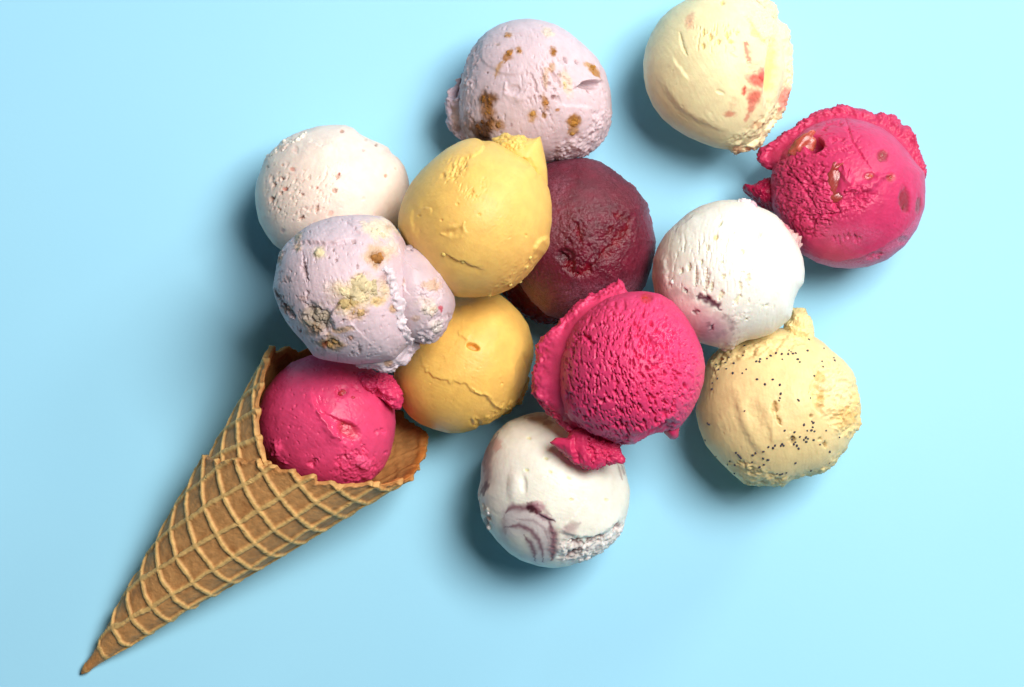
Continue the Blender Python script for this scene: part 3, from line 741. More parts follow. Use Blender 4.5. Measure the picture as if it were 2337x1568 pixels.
b.step([(690, 250), (800, 230), (860, 270)], 3, 1, w=20, seed=6); b.disp(2.5 * b.blob(1000, 500, 200, 160, 0, edge=.9)); b.disp(-2 * b.blob(650, 800, 200, 100, 0, edge=.8))
b.rough(b.area([(1130, 1180), (1260, 1110), (1260, 1220), (1120, 1300), (1000, 1380), (900, 1370)], 6), 9, 5, 3)
for p in ([(830, 1330), (850, 1390)], [(870, 1320), (910, 1380), (850, 1395)], [(1120, 990), (1130, 1000)]):
    b.disp(-5 * b.line(p, 4, .3))
b.disp(3 * b.blob(870, 1350, 40, 40, 0))
b.disp(0.45 * fbm(b.P / 7.0, 3, 5))
b.scrape(25, 0.55)
b.build('scoop_body', M_MANGO, rt, base)
lp = Lip('I', [(1400, 930), (1370, 1030), (1325, 1100), (1315, 1190), (1250, 1195), (1210, 1250), (1120, 1300)], [(1330, 900), (1300, 980), (1260, 1050), (1220, 1110), (1170, 1150), (1120, 1180), (1070, 1220)], 110, 130, 36, (226, 170, 78), seed=14)
lp.crumble(.3, .8, 9, 6)
lp.build('torn_edge', M_MANGO, rt, base)

# ================================================================== 11 poppy seed scoop
rt, base = scoop_root('K', (760, 900), 'creamy vanilla scoop dotted with poppy seeds, its top edge under a white scoop')
b = Ball('K', [(850, 250), (960, 280), (1050, 315), (1120, 360), (1180, 420), (1290, 510), (1360, 600), (1382, 720), (1412, 850), (1397, 1000), (1340, 1110), (1300, 1200), (1235, 1270), (1210, 1325), (1110, 1390), (1000, 1405), (870, 1445), (820, 1485),
               (700, 1490), (560, 1482), (500, 1470), (400, 1390), (290, 1280), (200, 1170), (150, 1040), (120, 900), (150, 780), (185, 600), (230, 490), (330, 400), (450, 320), (600, 260)], 172, 172, (248, 220, 160), c=(770, 890), seed=61, lump=0.014, flat=2)
b.step([(420, 690), (440, 800), (500, 1040), (560, 1150), (650, 1262), (700, 1300)], 4.5, 3, w=50, wlo=44, wob=3, seed=1, sharp=12, flip=True)
b.step([(700, 960), (712, 1080), (716, 1180)], 3, 2, w=30, wlo=26, seed=2, sharp=8, flip=True)
b.disp(-4 * b.blob(590, 930, 60, 90, -25, edge=.8)); b.disp(3 * b.blob(380, 900, 120, 160, 0, edge=.9)); b.disp(3 * b.blob(930, 740, 90, 170, 0, edge=.8))
for i, p in enumerate([[(742, 825), (740, 890), (748, 925)], [(755, 940), (790, 1010)], [(880, 1110), (878, 1160)], [(1135, 1140), (1138, 1190)], [(1100, 1110), (1095, 1135)], [(1025, 930), (1025, 960)]]):
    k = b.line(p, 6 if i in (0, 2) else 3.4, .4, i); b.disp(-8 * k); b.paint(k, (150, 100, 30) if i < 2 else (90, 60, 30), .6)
b.rough(b.area([(200, 480), (360, 400), (620, 340), (900, 300), (1020, 340), (960, 400), (700, 480), (420, 500), (260, 640)], 10), 14, 10, 2)
b.rough(b.area([(1050, 560), (1200, 480), (1400, 720), (1420, 1000), (1330, 1120), (1200, 1060), (1100, 900), (1030, 760)], 10), 16, 15, 3)
b.rough(b.area([(1180, 820), (1400, 760), (1410, 1020), (1230, 1020)], 10), 8, 8, 8)
b.paint(b.area([(1200, 840), (1380, 780), (1400, 1000), (1240, 1030)], 10, 12), (214, 160, 66), .45)
b.paint(b.area([(1060, 620), (1200, 560), (1340, 640), (1360, 860), (1200, 880), (1110, 800)], 14, 12), (250, 232, 184), .6)
b.step([(1010, 680), (1010, 780), (1040, 880), (1100, 960)], 4, 7, w=24, wlo=18, wob=4, seed=5)
b.disp(-8 * b.blob(1100, 650, 30, 40, 0)); b.paint(b.blob(1100, 640, 40, 40, 0, rough=1), (206, 160, 70), .5); b.paint(b.blob(1110, 800, 30, 70, 0, rough=1), (196, 150, 60), .5)
b.rough(b.area([(340, 1290), (500, 1300), (660, 1360), (860, 1430), (820, 1500), (520, 1490)], 8), 9, 7, 4)
b.rough(b.area([(880, 1420), (1140, 1330), (1300, 1180), (1340, 1200), (1200, 1400), (900, 1470)], 6), 9, 6, 5)
b.disp(0.6 * fbm(b.P / 8.0, 3, 5))
b.scrape(80, 0.80)
b.build('scoop_body', M_CREAM, rt, base)
SEEDS = [(510, 390), (315, 500), (280, 545), (355, 525), (425, 528), (385, 485), (495, 470), (305, 580), (365, 572), (415, 610), (490, 605), (520, 578), (255, 685), (255, 735), (295, 650), (605, 655), (668, 692), (728, 655), (782, 700), (792, 768), (783, 800), (775, 820), (515, 903), (218, 1000), (230, 1010), (918, 815), (930, 822), (1025, 798),
         (853, 428), (868, 440), (850, 460), (885, 455), (905, 448), (805, 495), (795, 455), (755, 448), (712, 470), (680, 490), (630, 492), (600, 515), (625, 518), (925, 500), (940, 522), (1000, 430), (1010, 343), (1115, 515), (1122, 557), (1200, 488), (1207, 512), (1125, 410), (1050, 625), (1036, 988), (1048, 994), (1042, 1028), (1032, 1052), (1055, 1062), (1000, 1057), (970, 1010), (895, 1070), (940, 1105), (985, 1108), (972, 1130), (992, 1142), (1003, 1122), (1048, 1130), (1148, 1055), (1245, 1105), (1170, 1222), (875, 1110), (880, 1140), (905, 1150), (915, 1170), (930, 1197), (895, 1160), (800, 1160), (812, 1174), (790, 1178), (745, 1170), (730, 1190), (695, 1180), (655, 1215), (595, 1235), (568, 1252), (440, 1232), (455, 1250), (480, 1275), (464, 1260), (650, 1272), (692, 1287), (657, 1322), (628, 1340), (390, 1300), (430, 1325), (378, 1320), (425, 1388), (565, 1305), (905, 1312), (1030, 1367), (760, 1398), (785, 1400), (802, 1395), (832, 1385), (1100, 1165), (1172, 1310), (197, 1130), (282, 1255), (822, 222), (820, 1055)]
_sm = None
rg = random.Random(5)
for i, (x, y) in enumerate(SEEDS):
    p, d = b.surf(x, y)
    if _sm is None:
        D2, F2 = cubesphere(3, False)
        _so = make_obj('poppy_seed', D2 * np.array([1.25, .95, .9]) * 2.9 * (1 + .12 * perlin(D2 * 2.0 + 4))[:, None], F2, M_SEED, rt, (0, 0, 0))
        _sm = _so
    else:
        _so = _sm.copy(); COL.objects.link(_so); _so.parent = rt
    _so.location = (p + d * .2 - np.array(base)) * K
    _so.rotation_euler = (0, 0, rg.uniform(0, 6.28)); sc_ = rg.uniform(.6, .98); _so.scale = (sc_, sc_, sc_)
hb = Ball('K', [(872, 98), (930, 92), (985, 95), (1000, 160), (1042, 220), (1052, 300), (1060, 380), (960, 420), (840, 380), (800, 300), (820, 215), (862, 170)], 182, 60, (250, 224, 164), c=(940, 270), n=40, sig=.8, seed=62)
hb.rough(hb.top, 12, 7, 1); hb.step([(830, 215), (900, 240), (1000, 250)], 6, 5, w=20, seed=3)
hb.build('torn_peak', M_CREAM, rt, base)

# ================================================================== 12 white berry ripple, bottom
rt, base = scoop_root('L', (780, 790), 'white scoop with purple berry swirl rings, lowest on the table beneath the pitted raspberry scoop')
b = Ball('L', [(530, 130), (640, 105), (760, 112), (900, 150), (1050, 215), (1200, 320), (1340, 465), (1392, 545), (1412, 640), (1446, 780), (1440, 900), (1420, 1000), (1395, 1090), (1380, 1150), (1300, 1245), (1180, 1340), (1040, 1405), (900, 1450),
               (780, 1466), (650, 1446), (500, 1400), (390, 1330), (290, 1230), (210, 1130), (150, 1000), (132, 880), (118, 810), (145, 700), (150, 560), (190, 430), (270, 290), (380, 190)], 172, 172, (252, 247, 232), c=(780, 790), seed=71, lump=0.012, flat=2)
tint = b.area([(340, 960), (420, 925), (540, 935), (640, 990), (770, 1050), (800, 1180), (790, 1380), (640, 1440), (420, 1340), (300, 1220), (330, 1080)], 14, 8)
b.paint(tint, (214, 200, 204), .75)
b.paint(b.area([(420, 1160), (560, 1180), (600, 1340), (460, 1380), (330, 1240)], 20, 8), (246, 240, 224), .8)
for i, (p, w, k) in enumerate([([(350, 1110), (480, 1095), (580, 1135), (650, 1220), (680, 1320), (690, 1410)], 6, .8), ([(520, 1180), (580, 1250), (610, 1320), (620, 1400)], 6, .85), ([(360, 980), (420, 935), (530, 940), (600, 925)], 8, .8), ([(450, 1040), (600, 1050), (700, 1120), (740, 1250)], 3.5, .4),
                               ([(745, 1070), (785, 1180), (780, 1290), (765, 1400)], 13, .85), ([(640, 985), (720, 1025), (795, 1058)], 6, .95), ([(560, 900), (640, 985)], 12, .8), ([(640, 910), (720, 970), (760, 1010)], 6, .5),
                               ([(300, 290), (240, 400), (205, 520), (205, 640), (190, 780), (165, 830)], 8, .7), ([(230, 340), (180, 480), (170, 620)], 5, .5), ([(530, 160), (620, 172), (690, 160), (740, 130)], 9, .75), ([(690, 215), (730, 190), (790, 200)], 7, .7), ([(1340, 560), (1380, 700)], 3, .5), ([(1370, 560), (1400, 660)], 3, .5), ([(350, 1000), (340, 1100), (360, 1180)], 7, .4), ([(870, 1150), (940, 1100), (1010, 1060)], 9, .4)]):
    k_ = b.line(p, w * (1.15 if 8 <= i < 10 else 1), .22, i); b.paint(k_, (118, 52, 76), k * (.8 if 8 <= i < 12 else 1))
for (x, y, rx, ry, c, k, i) in [(600, 935, 50, 46, (64, 14, 30), .95, 1), (640, 970, 30, 26, (88, 24, 44), .9, 2), (290, 400, 36, 60, (226, 168, 160), .6, 3), (180, 770, 30, 60, (90, 50, 70), .7, 4), (205, 1050, 28, 60, (120, 60, 66), .7, 5), (920, 1130, 60, 70, (206, 180, 178), .6, 6), (650, 920, 50, 40, (210, 150, 165), .5, 7), (690, 1020, 60, 30, (150, 92, 116), .5, 9)]:
    b.paint(b.blob(x, y, rx, ry, 20, rough=.8, seed=i), c, k)
b.rough(b.line([(745, 1070), (785, 1180), (780, 1290), (765, 1400)], 14), 6, 4, 3)
for (x, y) in ((545, 612), (750, 628), (915, 682), (1240, 870), (935, 870), (565, 330), (715, 510), (80, 1520)):
    k = b.blob(x, y, 20, 12, 20, rough=.5); b.paint(k, (232, 226, 150), .6); b.disp(-2.5 * k)
b.disp(4.5 * b.blob(440, 745, 46, 100, 4, edge=.8, rough=.15)); b.disp(-3.5 * b.blob(522, 740, 24, 66, -4, edge=.6, rough=.25))
b.step([(640, 985), (720, 1030), (800, 1062)], 4, 4, w=26, wlo=16, wob=2, seed=8, flip=True)
b.step([(800, 1065), (830, 1140), (900, 1170), (1010, 1200), (1130, 1195), (1230, 1150), (1330, 1080), (1400, 990)], 6, 5, w=44, wlo=26, wob=4, seed=9, sharp=7, flip=True)
cr_ = b.area([(830, 1250), (930, 1220), (1050, 1250), (1190, 1200), (1390, 1060), (1400, 1160), (1200, 1350), (950, 1440), (830, 1410)], 10, 6)
b.rough(cr_, 12, 10, 4); b.paint(cr_, (234, 222, 226), .5)
for i, p in enumerate([[(920, 1235), (990, 1250), (1060, 1255)], [(1050, 1255), (1150, 1210), (1220, 1180)], [(930, 1340), (1050, 1290)], [(1290, 1140), (1380, 1080)], [(880, 1380), (960, 1330)]]):
    k = b.line(p, 6, .7, 30 + i); b.paint(k, (110, 50, 62), .75); b.disp(-6 * k)  # grooves between crumbs: crease shadow painted in, in berry purple
b.rough(b.area([(130, 820), (210, 950), (250, 1110), (200, 1130), (140, 950)], 5), 9, 6, 7)
b.disp(0.5 * fbm(b.P / 8.0, 3, 5))
b.scrape(20, 0.70)
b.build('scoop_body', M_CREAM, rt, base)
for i, (x, y, s_) in enumerate([(130, 830, 7), (140, 880, 5), (212, 985, 6), (222, 1108, 7), (1360, 1150, 7), (1380, 1110, 5), (1080, 1370, 8), (1020, 1395, 8), (1290, 1240, 6), (1200, 1300, 6), (860, 1400, 7)]):
    piece(b, 'ice_cream_crumb', M_CREAM, x, y, s_ * .9, (240, 228, 224), rt, base, sink=.55, seed=i + 1, rough=.5, n=6)

# ================================================================== 7 white berry ripple, right
rt, base = scoop_root('G', (800, 770), 'white berry ripple scoop with fine vertical cracks, right of the burgundy scoop', 80.0)
ZG = 285
b = Ball('G', [(700, 120), (800, 110), (900, 112), (945, 100), (1030, 120), (1052, 165), (1150, 200), (1240, 250), (1285, 305), (1370, 420), (1442, 540), (1480, 640), (1497, 760), (1490, 870), (1440, 935), (1400, 1030), (1385, 1130), (1370, 1190), (1290, 1260),
               (1200, 1330), (1080, 1372), (960, 1392), (870, 1440), (820, 1470), (700, 1452), (570, 1420), (430, 1370), (300, 1260), (200, 1120), (132, 950), (112, 800), (125, 650), (160, 540), (230, 420), (330, 320), (430, 230), (560, 160)],
         ZG, 172, (253, 249, 236), c=(800, 780), seed=81, lump=0.012)
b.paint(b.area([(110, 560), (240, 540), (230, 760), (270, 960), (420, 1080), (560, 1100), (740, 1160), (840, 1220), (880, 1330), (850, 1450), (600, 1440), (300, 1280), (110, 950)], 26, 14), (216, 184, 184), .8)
b.paint(b.area([(560, 1230), (700, 1200), (760, 1320), (640, 1400), (560, 1360)], 20, 14), (196, 160, 174), .6)
for i, (p, w, k) in enumerate([([(500, 1005), (560, 1010), (620, 1035), (690, 1070), (750, 1120)], 8, .95), ([(410, 950), (430, 930)], 5, .7), ([(610, 1030), (616, 990)], 5, .8), ([(470, 1140), (530, 1120)], 5, .7), ([(640, 1270), (670, 1290)], 7, .85), ([(600, 1220), (640, 1260)], 5, .5), ([(760, 1130), (830, 1230), (850, 1320)], 7, .4), ([(280, 930), (400, 960), (500, 990)], 10, .3), ([(160, 640), (160, 800), (200, 980)], 9, .3), ([(220, 600), (210, 780)], 6, .25), ([(500, 1300), (700, 1330), (820, 1300)], 8, .25)]):
    k_ = b.line(p, w, .6, i); b.paint(k_, (92, 34, 58), k); b.disp(-4 * k_ * (k > .6))
for i, (p, w) in enumerate([([(512, 715), (506, 800), (500, 905)], 3.4), ([(602, 730), (612, 850), (578, 960)], 4), ([(750, 930), (722, 1025)], 4.5), ([(930, 975), (890, 1010), (855, 1070)], 4.5), ([(620, 520), (596, 580)], 3.5), ([(735, 300), (715, 345)], 4.5), ([(990, 780), (988, 880)], 6), ([(930, 560), (932, 610)], 5), ([(1118, 380), (1070, 470)], 4), ([(450, 680), (440, 760)], 3), ([(380, 720), (370, 790)], 3), ([(660, 840), (640, 950)], 3), ([(740, 660), (730, 700)], 4), ([(770, 790), (745, 830)], 3.5), ([(915, 850), (915, 940)], 3), ([(560, 650), (556, 700)], 3), ([(1150, 1070), (1170, 1080)], 3.5), ([(860, 400), (865, 410)], 4), ([(975, 1190), (980, 1200)], 4)]):
    k = b.line(p, w, .5, 20 + i); b.disp(-5.5 * k); b.paint(k, (222, 206, 140) if i > 1 else (196, 150, 116), .45)
k = b.blob(690, 450, 26, 26, 0); b.paint(k, (238, 216, 130), .7); b.disp(-3 * k)
b.pits(b.area([(330, 480), (760, 420), (860, 900), (560, 990), (280, 900)], 20), 92, 4.5, 28, .16, 3.4, 3); b.pits(b.area([(700, 200), (1200, 300), (1250, 1100), (860, 1200), (760, 800)], 20), 100, 5, 22, .3, 3.0, 5, dark=.3, dcol=(238, 228, 170))
b.step([(230, 560), (232, 680), (236, 800), (262, 930)], 3, 2, w=24, seed=5, sharp=4); b.step([(300, 420), (380, 340), (520, 230)], 2.5, 2, w=24, seed=6)
b.rough(b.area([(780, 1180), (1000, 1100), (1000, 1200), (860, 1260)], 8), 8, 4, 4); b.rough(b.area([(700, 1420), (900, 1390), (880, 1500), (740, 1480)], 5), 9, 5, 5)
b.disp(0.5 * fbm(b.P / 8.0, 3, 5))
b.scrape(95, 0.90)
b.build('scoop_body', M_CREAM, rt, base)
for i, (x, y, s_, c) in enumerate([(945, 118, 9, (248, 226, 230)), (990, 125, 8, (250, 232, 236)), (1030, 140, 8, (240, 190, 200)), (910, 122, 6, (250, 240, 236)), (290, 862, 5, (255, 250, 240)), (770, 1475, 8, (236, 206, 200)), (840, 1460, 6, (226, 196, 180)), (1045, 160, 6, (236, 170, 186))]):
    piece(b, 'ice_cream_crumb', M_CREAM, x, y, s_, c, rt, base, sink=.3, seed=i + 1, rough=.5, n=6)
lp = Lip('G', [(1240, 250), (1290, 300), (1345, 345), (1400, 385), (1435, 440), (1465, 495), (1462, 530), (1450, 560), (1450, 590)], [(1200, 290), (1250, 340), (1300, 400), (1340, 450), (1370, 500), (1390, 540), (1400, 570), (1410, 600), (1415, 620)], ZG - 20, ZG - 10, 22, (228, 184, 182), seed=16)
lp.crumble(.1, .6, 10, 9); lp.paint(lp.blob(1350, 350, 40, 30, 30, rough=.8), (226, 110, 140), .7); lp.paint(lp.blob(1440, 390, 40, 40, 30, rough=.8), (190, 60, 90), .6)
lp.build('crumbly_lip', M_CREAM, rt, base)

# ================================================================== 10 pitted raspberry, centre
ZJ = 385
rt, base = scoop_root('J', (900, 740), 'raspberry sorbet scoop covered in fine pits, resting on the white swirl and burgundy scoops', 170.0)
b = Ball('J', [(850, 156), (980, 148), (1100, 167), (1200, 222), (1290, 320), (1370, 450), (1430, 590), (1452, 720), (1442, 850), (1402, 970), (1340, 1090), (1262, 1190), (1130, 1262), (1000, 1305), (880, 1330), (760, 1310), (620, 1262), (480, 1182), (390, 1090),
               (340, 950), (335, 800), (350, 650), (400, 500), (470, 380), (580, 280), (700, 200)], ZJ, 172, (228, 62, 116), c=(895, 740), seed=91, lump=0.008, n=116)
x_ = (b.u - b.c[0]) / b.rho; y_ = (b.v - b.c[1]) / b.rho
cur = np.radians(-14 - 24 * np.clip(-x_ * .6 + y_ * .6, -.8, 1.2))
cov = b.area([(480, 420), (700, 260), (1000, 260), (1240, 380), (1380, 620), (1380, 900), (1200, 1160), (900, 1280), (560, 1180), (400, 960), (390, 640)], 26, 10)
h1 = b.pits(cov, 90, 8.0, 15, .10, 10.0, 1, curve=cur, wid=.24, octv=2)
h2 = b.pits(cov, 90, 6.0, 12, .25, 5.0, 2, curve=cur, wid=.25, octv=1)
b.pits(b.top, 90, 4.5, 9, .3, 2.5, 3, curve=cur)
b.frost += .25 * b.top * np.clip(1 - b.D[:, 2] * 1.8, 0, 1)
k = b.blob(1150, 520, 120, 130, 20, edge=.6, rough=.7); b.gloss += .75 * k
b.ridge([(1020, 480), (1080, 500), (1090, 600), (1080, 660)], 7, 5, 4); b.disp(-5 * b.blob(1045, 570, 30, 50, 0)); b.ridge([(880, 450), (910, 540), (910, 640)], 5, 4, 6)
k = b.blob(1000, 200, 46, 42, 0, rough=.4); b.paint(k, (208, 50, 54), .7); b.gloss += .5 * k
b.ridge([(1040, 200), (1080, 230), (1100, 280)], 7, 5, 5); b.disp(-5 * b.blob(1100, 250, 30, 36, 0))
# scoop lip mark at lower left, hollow at lower right
b.step([(345, 960), (370, 1060), (440, 1140), (560, 1220), (700, 1270), (820, 1300)], 5, 3, w=30, wlo=16, wob=5, seed=7, flip=True)
b.rough(b.area([(340, 1040), (440, 1150), (640, 1250), (860, 1290), (860, 1350), (560, 1300), (380, 1160)], 10), 10, 7, 3)
b.step([(880, 1270), (990, 1225), (1100, 1165), (1180, 1120), (1240, 1130)], 9, 12, w=30, wlo=22, wob=2, seed=8, sharp=3, flip=True)
b.disp(-20 * b.blob(1080, 1230, 150, 45, -22, rough=.2)); b.gloss += .4 * b.blob(1080, 1230, 150, 45, -22, rough=.2)
b.disp(0.8 * fbm(b.P / 6.0, 3, 5))
b.scrape(70, 0.50)
b.build('scoop_body', M_SORBET, rt, base)
piece(b, 'fruit_piece', M_FRUIT, 1000, 200, 11, (206, 66, 52), rt, base, sink=.6, seed=3, edgy=.8, stretch=(1.1, 1, .7), gloss=.6)
lp = Lip('J', [(870, 150), (842, 128), (828, 80), (790, 55), (755, 88), (690, 130), (600, 172), (500, 212), (430, 282), (370, 350), (290, 430), (210, 500), (160, 570), (166, 660), (140, 760), (118, 840), (130, 920), (160, 990), (210, 1055), (270, 1110), (340, 1180), (420, 1260)],
         [(900, 250), (850, 255), (790, 265), (730, 280), (670, 300), (620, 330), (580, 360), (540, 400), (505, 440), (475, 490), (450, 540), (430, 600), (415, 660), (405, 720), (400, 780), (400, 840), (405, 900), (420, 960), (440, 1020), (480, 1080), (530, 1130), (590, 1180)],
         ZJ - 40, ZJ - 8, 48, (226, 60, 110), seed=18, dish=14, taper=.04)
lp.crumble(.5, .85, 10, 8); lp.frost += .12
lp.rough(lp.blob(760, 120, 90, 60, -30), 10, 8, 5)
lp.paint(lp.blob(270, 1100, 90, 70, 40), (170, 20, 40), .5)
lp.build('ragged_collar', M_SORBET, rt, base)
lb = Ball('J', [(272, 1312), (310, 1272), (400, 1280), (430, 1210), (520, 1160), (700, 1200), (800, 1280), (790, 1350), (832, 1430), (812, 1472), (700, 1482), (640, 1512), (600, 1520), (540, 1512), (470, 1480), (430, 1420), (380, 1400), (320, 1352)], 366, 36, (222, 54, 104), c=(590, 1330), n=72, sig=.35, seed=92, core=3.0)
lb.rough(lb.top, 22, 5, 1); lb.rough(np.clip(1 - lb.D[:, 2] * 1.4, 0, 1) * lb.top, 9, 6, 4); lb.cracks(lb.area([(600, 1200), (800, 1260), (800, 1440), (620, 1460)], 10), 26, 8, .14, 3, 3); lb.disp(-9 * lb.line([(560, 1300), (600, 1400), (580, 1480)], 6, .8)); lb.disp(-9 * lb.line([(680, 1300), (720, 1380), (700, 1470)], 6, .9)); lb.step([(440, 1240), (430, 1330), (450, 1420), (500, 1480)], 7, 6, w=40, wob=4, seed=4); lb.disp(-10 * lb.line([(560, 1270), (680, 1290), (780, 1320)], 7, .8)); lb.rough(lb.area([(650, 1240), (800, 1260), (830, 1460), (640, 1480)], 10), 8, 7, 8)
lb.build('torn_flap', M_SORBET, rt, base)
lb = Ball('J', [(1110, 1180), (1180, 1130), (1240, 1140), (1256, 1200), (1246, 1272), (1215, 1290), (1185, 1286), (1140, 1240)], ZJ - 30, 40, (206, 48, 100), n=26, seed=93)
lb.build('drip', M_SORBET, rt, base)

# ================================================================== 5 mango, upper
ZE = 385
rt, base = scoop_root('E', (790, 830), 'smooth upper mango sorbet scoop with a torn peak at its top right, beside the burgundy', 190.0)
b = Ball('E', [(800, 124), (860, 148), (940, 150), (1030, 185), (1130, 240), (1250, 300), (1330, 380), (1400, 480), (1442, 580), (1462, 700), (1462, 860), (1442, 970), (1442, 1050), (1400, 1125), (1330, 1220), (1240, 1330), (1120, 1430), (1000, 1482), (900, 1502), (780, 1512),
               (650, 1510), (540, 1470), (400, 1350), (280, 1200), (195, 1060), (124, 900), (130, 800), (150, 700), (190, 600), (240, 510), (330, 400), (440, 300), (540, 220), (660, 155), (740, 130)], ZE, 176, (249, 201, 112), c=(790, 820), seed=101, lump=0.01)
b.pits(b.line([(740, 300), (600, 420), (530, 510)], 17, .4), -48, 5, 14, -.05, 5, 1)
b.pits(b.area([(640, 520), (900, 480), (860, 640), (680, 680)], 14), -50, 4, 12, .2, 3.5, 2); b.disp(-5 * b.line([(775, 565), (735, 625)], 4, .3)); b.disp(-4 * b.line([(720, 330), (600, 420)], 5, .5))
b.step([(490, 1110), (580, 1165), (690, 1205), (800, 1245), (900, 1285)], 3.4, 2.6, w=40, wlo=20, wob=5, seed=2, flip=True)
b.disp(-4 * b.blob(610, 950, 70, 34, -10, edge=.8)); b.disp(3 * b.blob(590, 905, 50, 24, -10, edge=.8)); b.disp(2.5 * b.line([(500, 960), (600, 985), (690, 940), (700, 870)], 8))
b.step([(245, 690), (235, 800), (258, 920), (300, 1030)], 2.4, 1.8, w=34, wlo=20, wob=5, seed=3, sharp=9); b.disp(-2.5 * b.blob(360, 850, 80, 120, 10, edge=.9)); b.step([(300, 740), (400, 720), (420, 800)], 2, 1.5, w=20, seed=13)
b.rough(b.area([(980, 1380), (1150, 1240), (1280, 1180), (1360, 1150), (1300, 1280), (1120, 1430), (900, 1510), (700, 1530), (800, 1470)], 12), 8, 3.2, 4)
b.step([(1290, 1140), (1320, 1050), (1380, 990), (1450, 980)], 5, 3, w=20, wob=2, seed=5); b.step([(1250, 330), (1310, 400), (1350, 470)], 4, 5, w=24, wob=2, seed=6)
b.step([(790, 130), (850, 150), (880, 200), (830, 260), (700, 300)], 2.5, 2, w=30, seed=7)
for (x, y) in ((300, 800), (500, 840), (800, 630), (1240, 970), (640, 700), (830, 790)):
    b.disp(-3 * b.blob(x, y, 12, 9, 30, rough=.6))
b.disp(0.45 * fbm(b.P / 7.0, 3, 5))
b.scrape(-48, 0.55)
b.build('scoop_body', M_MANGO, rt, base)
hb = Ball('E', [(938, 118), (1000, 116), (1020, 105), (1042, 82), (1080, 84), (1120, 112), (1160, 100), (1200, 106), (1240, 124), (1300, 130), (1362, 108), (1380, 180), (1402, 280), (1422, 400), (1428, 540), (1300, 560), (1140, 460), (1020, 330), (960, 220)], ZE - 10, 62, (249, 205, 114), c=(1220, 300), n=52, sig=.6, seed=102)
hb.rough(hb.area([(930, 90), (1260, 90), (1240, 190), (1120, 240), (980, 190)], 8), 11, 8, 1); hb.disp(-4 * hb.line([(1220, 290), (1290, 370), (1330, 450)], 8))
hb.build('torn_peak', M_MANGO, rt, base)
for i, (x, y, s_) in enumerate([(515, 1140, 5), (690, 1205, 5), (1270, 1170, 5), (1240, 1250, 5), (1190, 1370, 4), (920, 1490, 5), (1100, 1400, 4)]):
    piece(b, 'sorbet_crumb', M_MANGO, x, y, s_, (252, 212, 120), rt, base, sink=.3, seed=i + 1, rough=.5, n=6)

# ================================================================== 8 lilac scoop with biscuit, left
ZH = 430
rt, base = scoop_root('H', (730, 760), 'lilac crumble scoop with a big cream biscuit chunk and a folded right side', 240.0)
b = Ball('H', [(560, 148), (650, 118), (800, 102), (950, 102), (1090, 112), (1170, 162), (1230, 240), (1290, 330), (1330, 450), (1350, 600), (1360, 800), (1350, 1000), (1335, 1150), (1325, 1260), (1250, 1330), (1200, 1385), (1050, 1412), (850, 1430), (700, 1410), (560, 1390),
               (480, 1360), (440, 1300), (390, 1230), (320, 1160), (240, 1060), (180, 950), (140, 850), (116, 745), (140, 620), (170, 450), (230, 360), (330, 270), (450, 190)], ZH, 174, (221, 197, 204), c=(740, 770), seed=111, lump=0.02, n=108)
b.step([(300, 350), (430, 335), (560, 352), (700, 348), (790, 315), (900, 330)], 4, 4, w=30, wlo=14, wob=3, seed=1, flip=True)
b.step([(760, 140), (850, 230), (910, 300)], 3, 2, w=36, seed=2, flip=True)
b.step([(570, 1120), (605, 1050), (650, 940), (720, 880), (790, 860)], 8, 7, w=70, wlo=18, wob=2, seed=3, sharp=2.5)
b.step([(450, 1240), (470, 1180), (560, 1150), (640, 1150)], 5, 4, w=30, seed=4)
# crevices
for i, (p, w, d) in enumerate([([(385, 470), (388, 530), (395, 600), (430, 700)], 4.5, 8), ([(400, 880), (440, 930), (500, 960)], 5, 6), ([(800, 660), (850, 690), (890, 640), (920, 620)], 5, 8), ([(770, 800), (820, 880)], 6, 9), ([(130, 770), (200, 890), (260, 960), (320, 1020)], 6, 7), ([(1010, 560), (1060, 530), (1100, 480)], 4, 7), ([(880, 1260), (890, 1330)], 3.5, 4), ([(820, 1320), (825, 1350)], 3, 4), ([(645, 390), (650, 420)], 3, 4), ([(680, 480), (675, 520)], 3.5, 4), ([(605, 490), (612, 470)], 3, 4), ([(730, 1025), (742, 1045)], 5, 6), ([(1090, 990), (1105, 1020)], 3, 3), ([(870, 540), (865, 590)], 3, 3), ([(350, 1130), (365, 1135)], 4, 5), ([(410, 770), (440, 800)], 3, 4), ([(820, 330), (850, 355)], 6, 5)]):
    k = b.line(p, w, .6, i); b.disp(-d * k); b.paint(k, (120, 84, 60), .45)
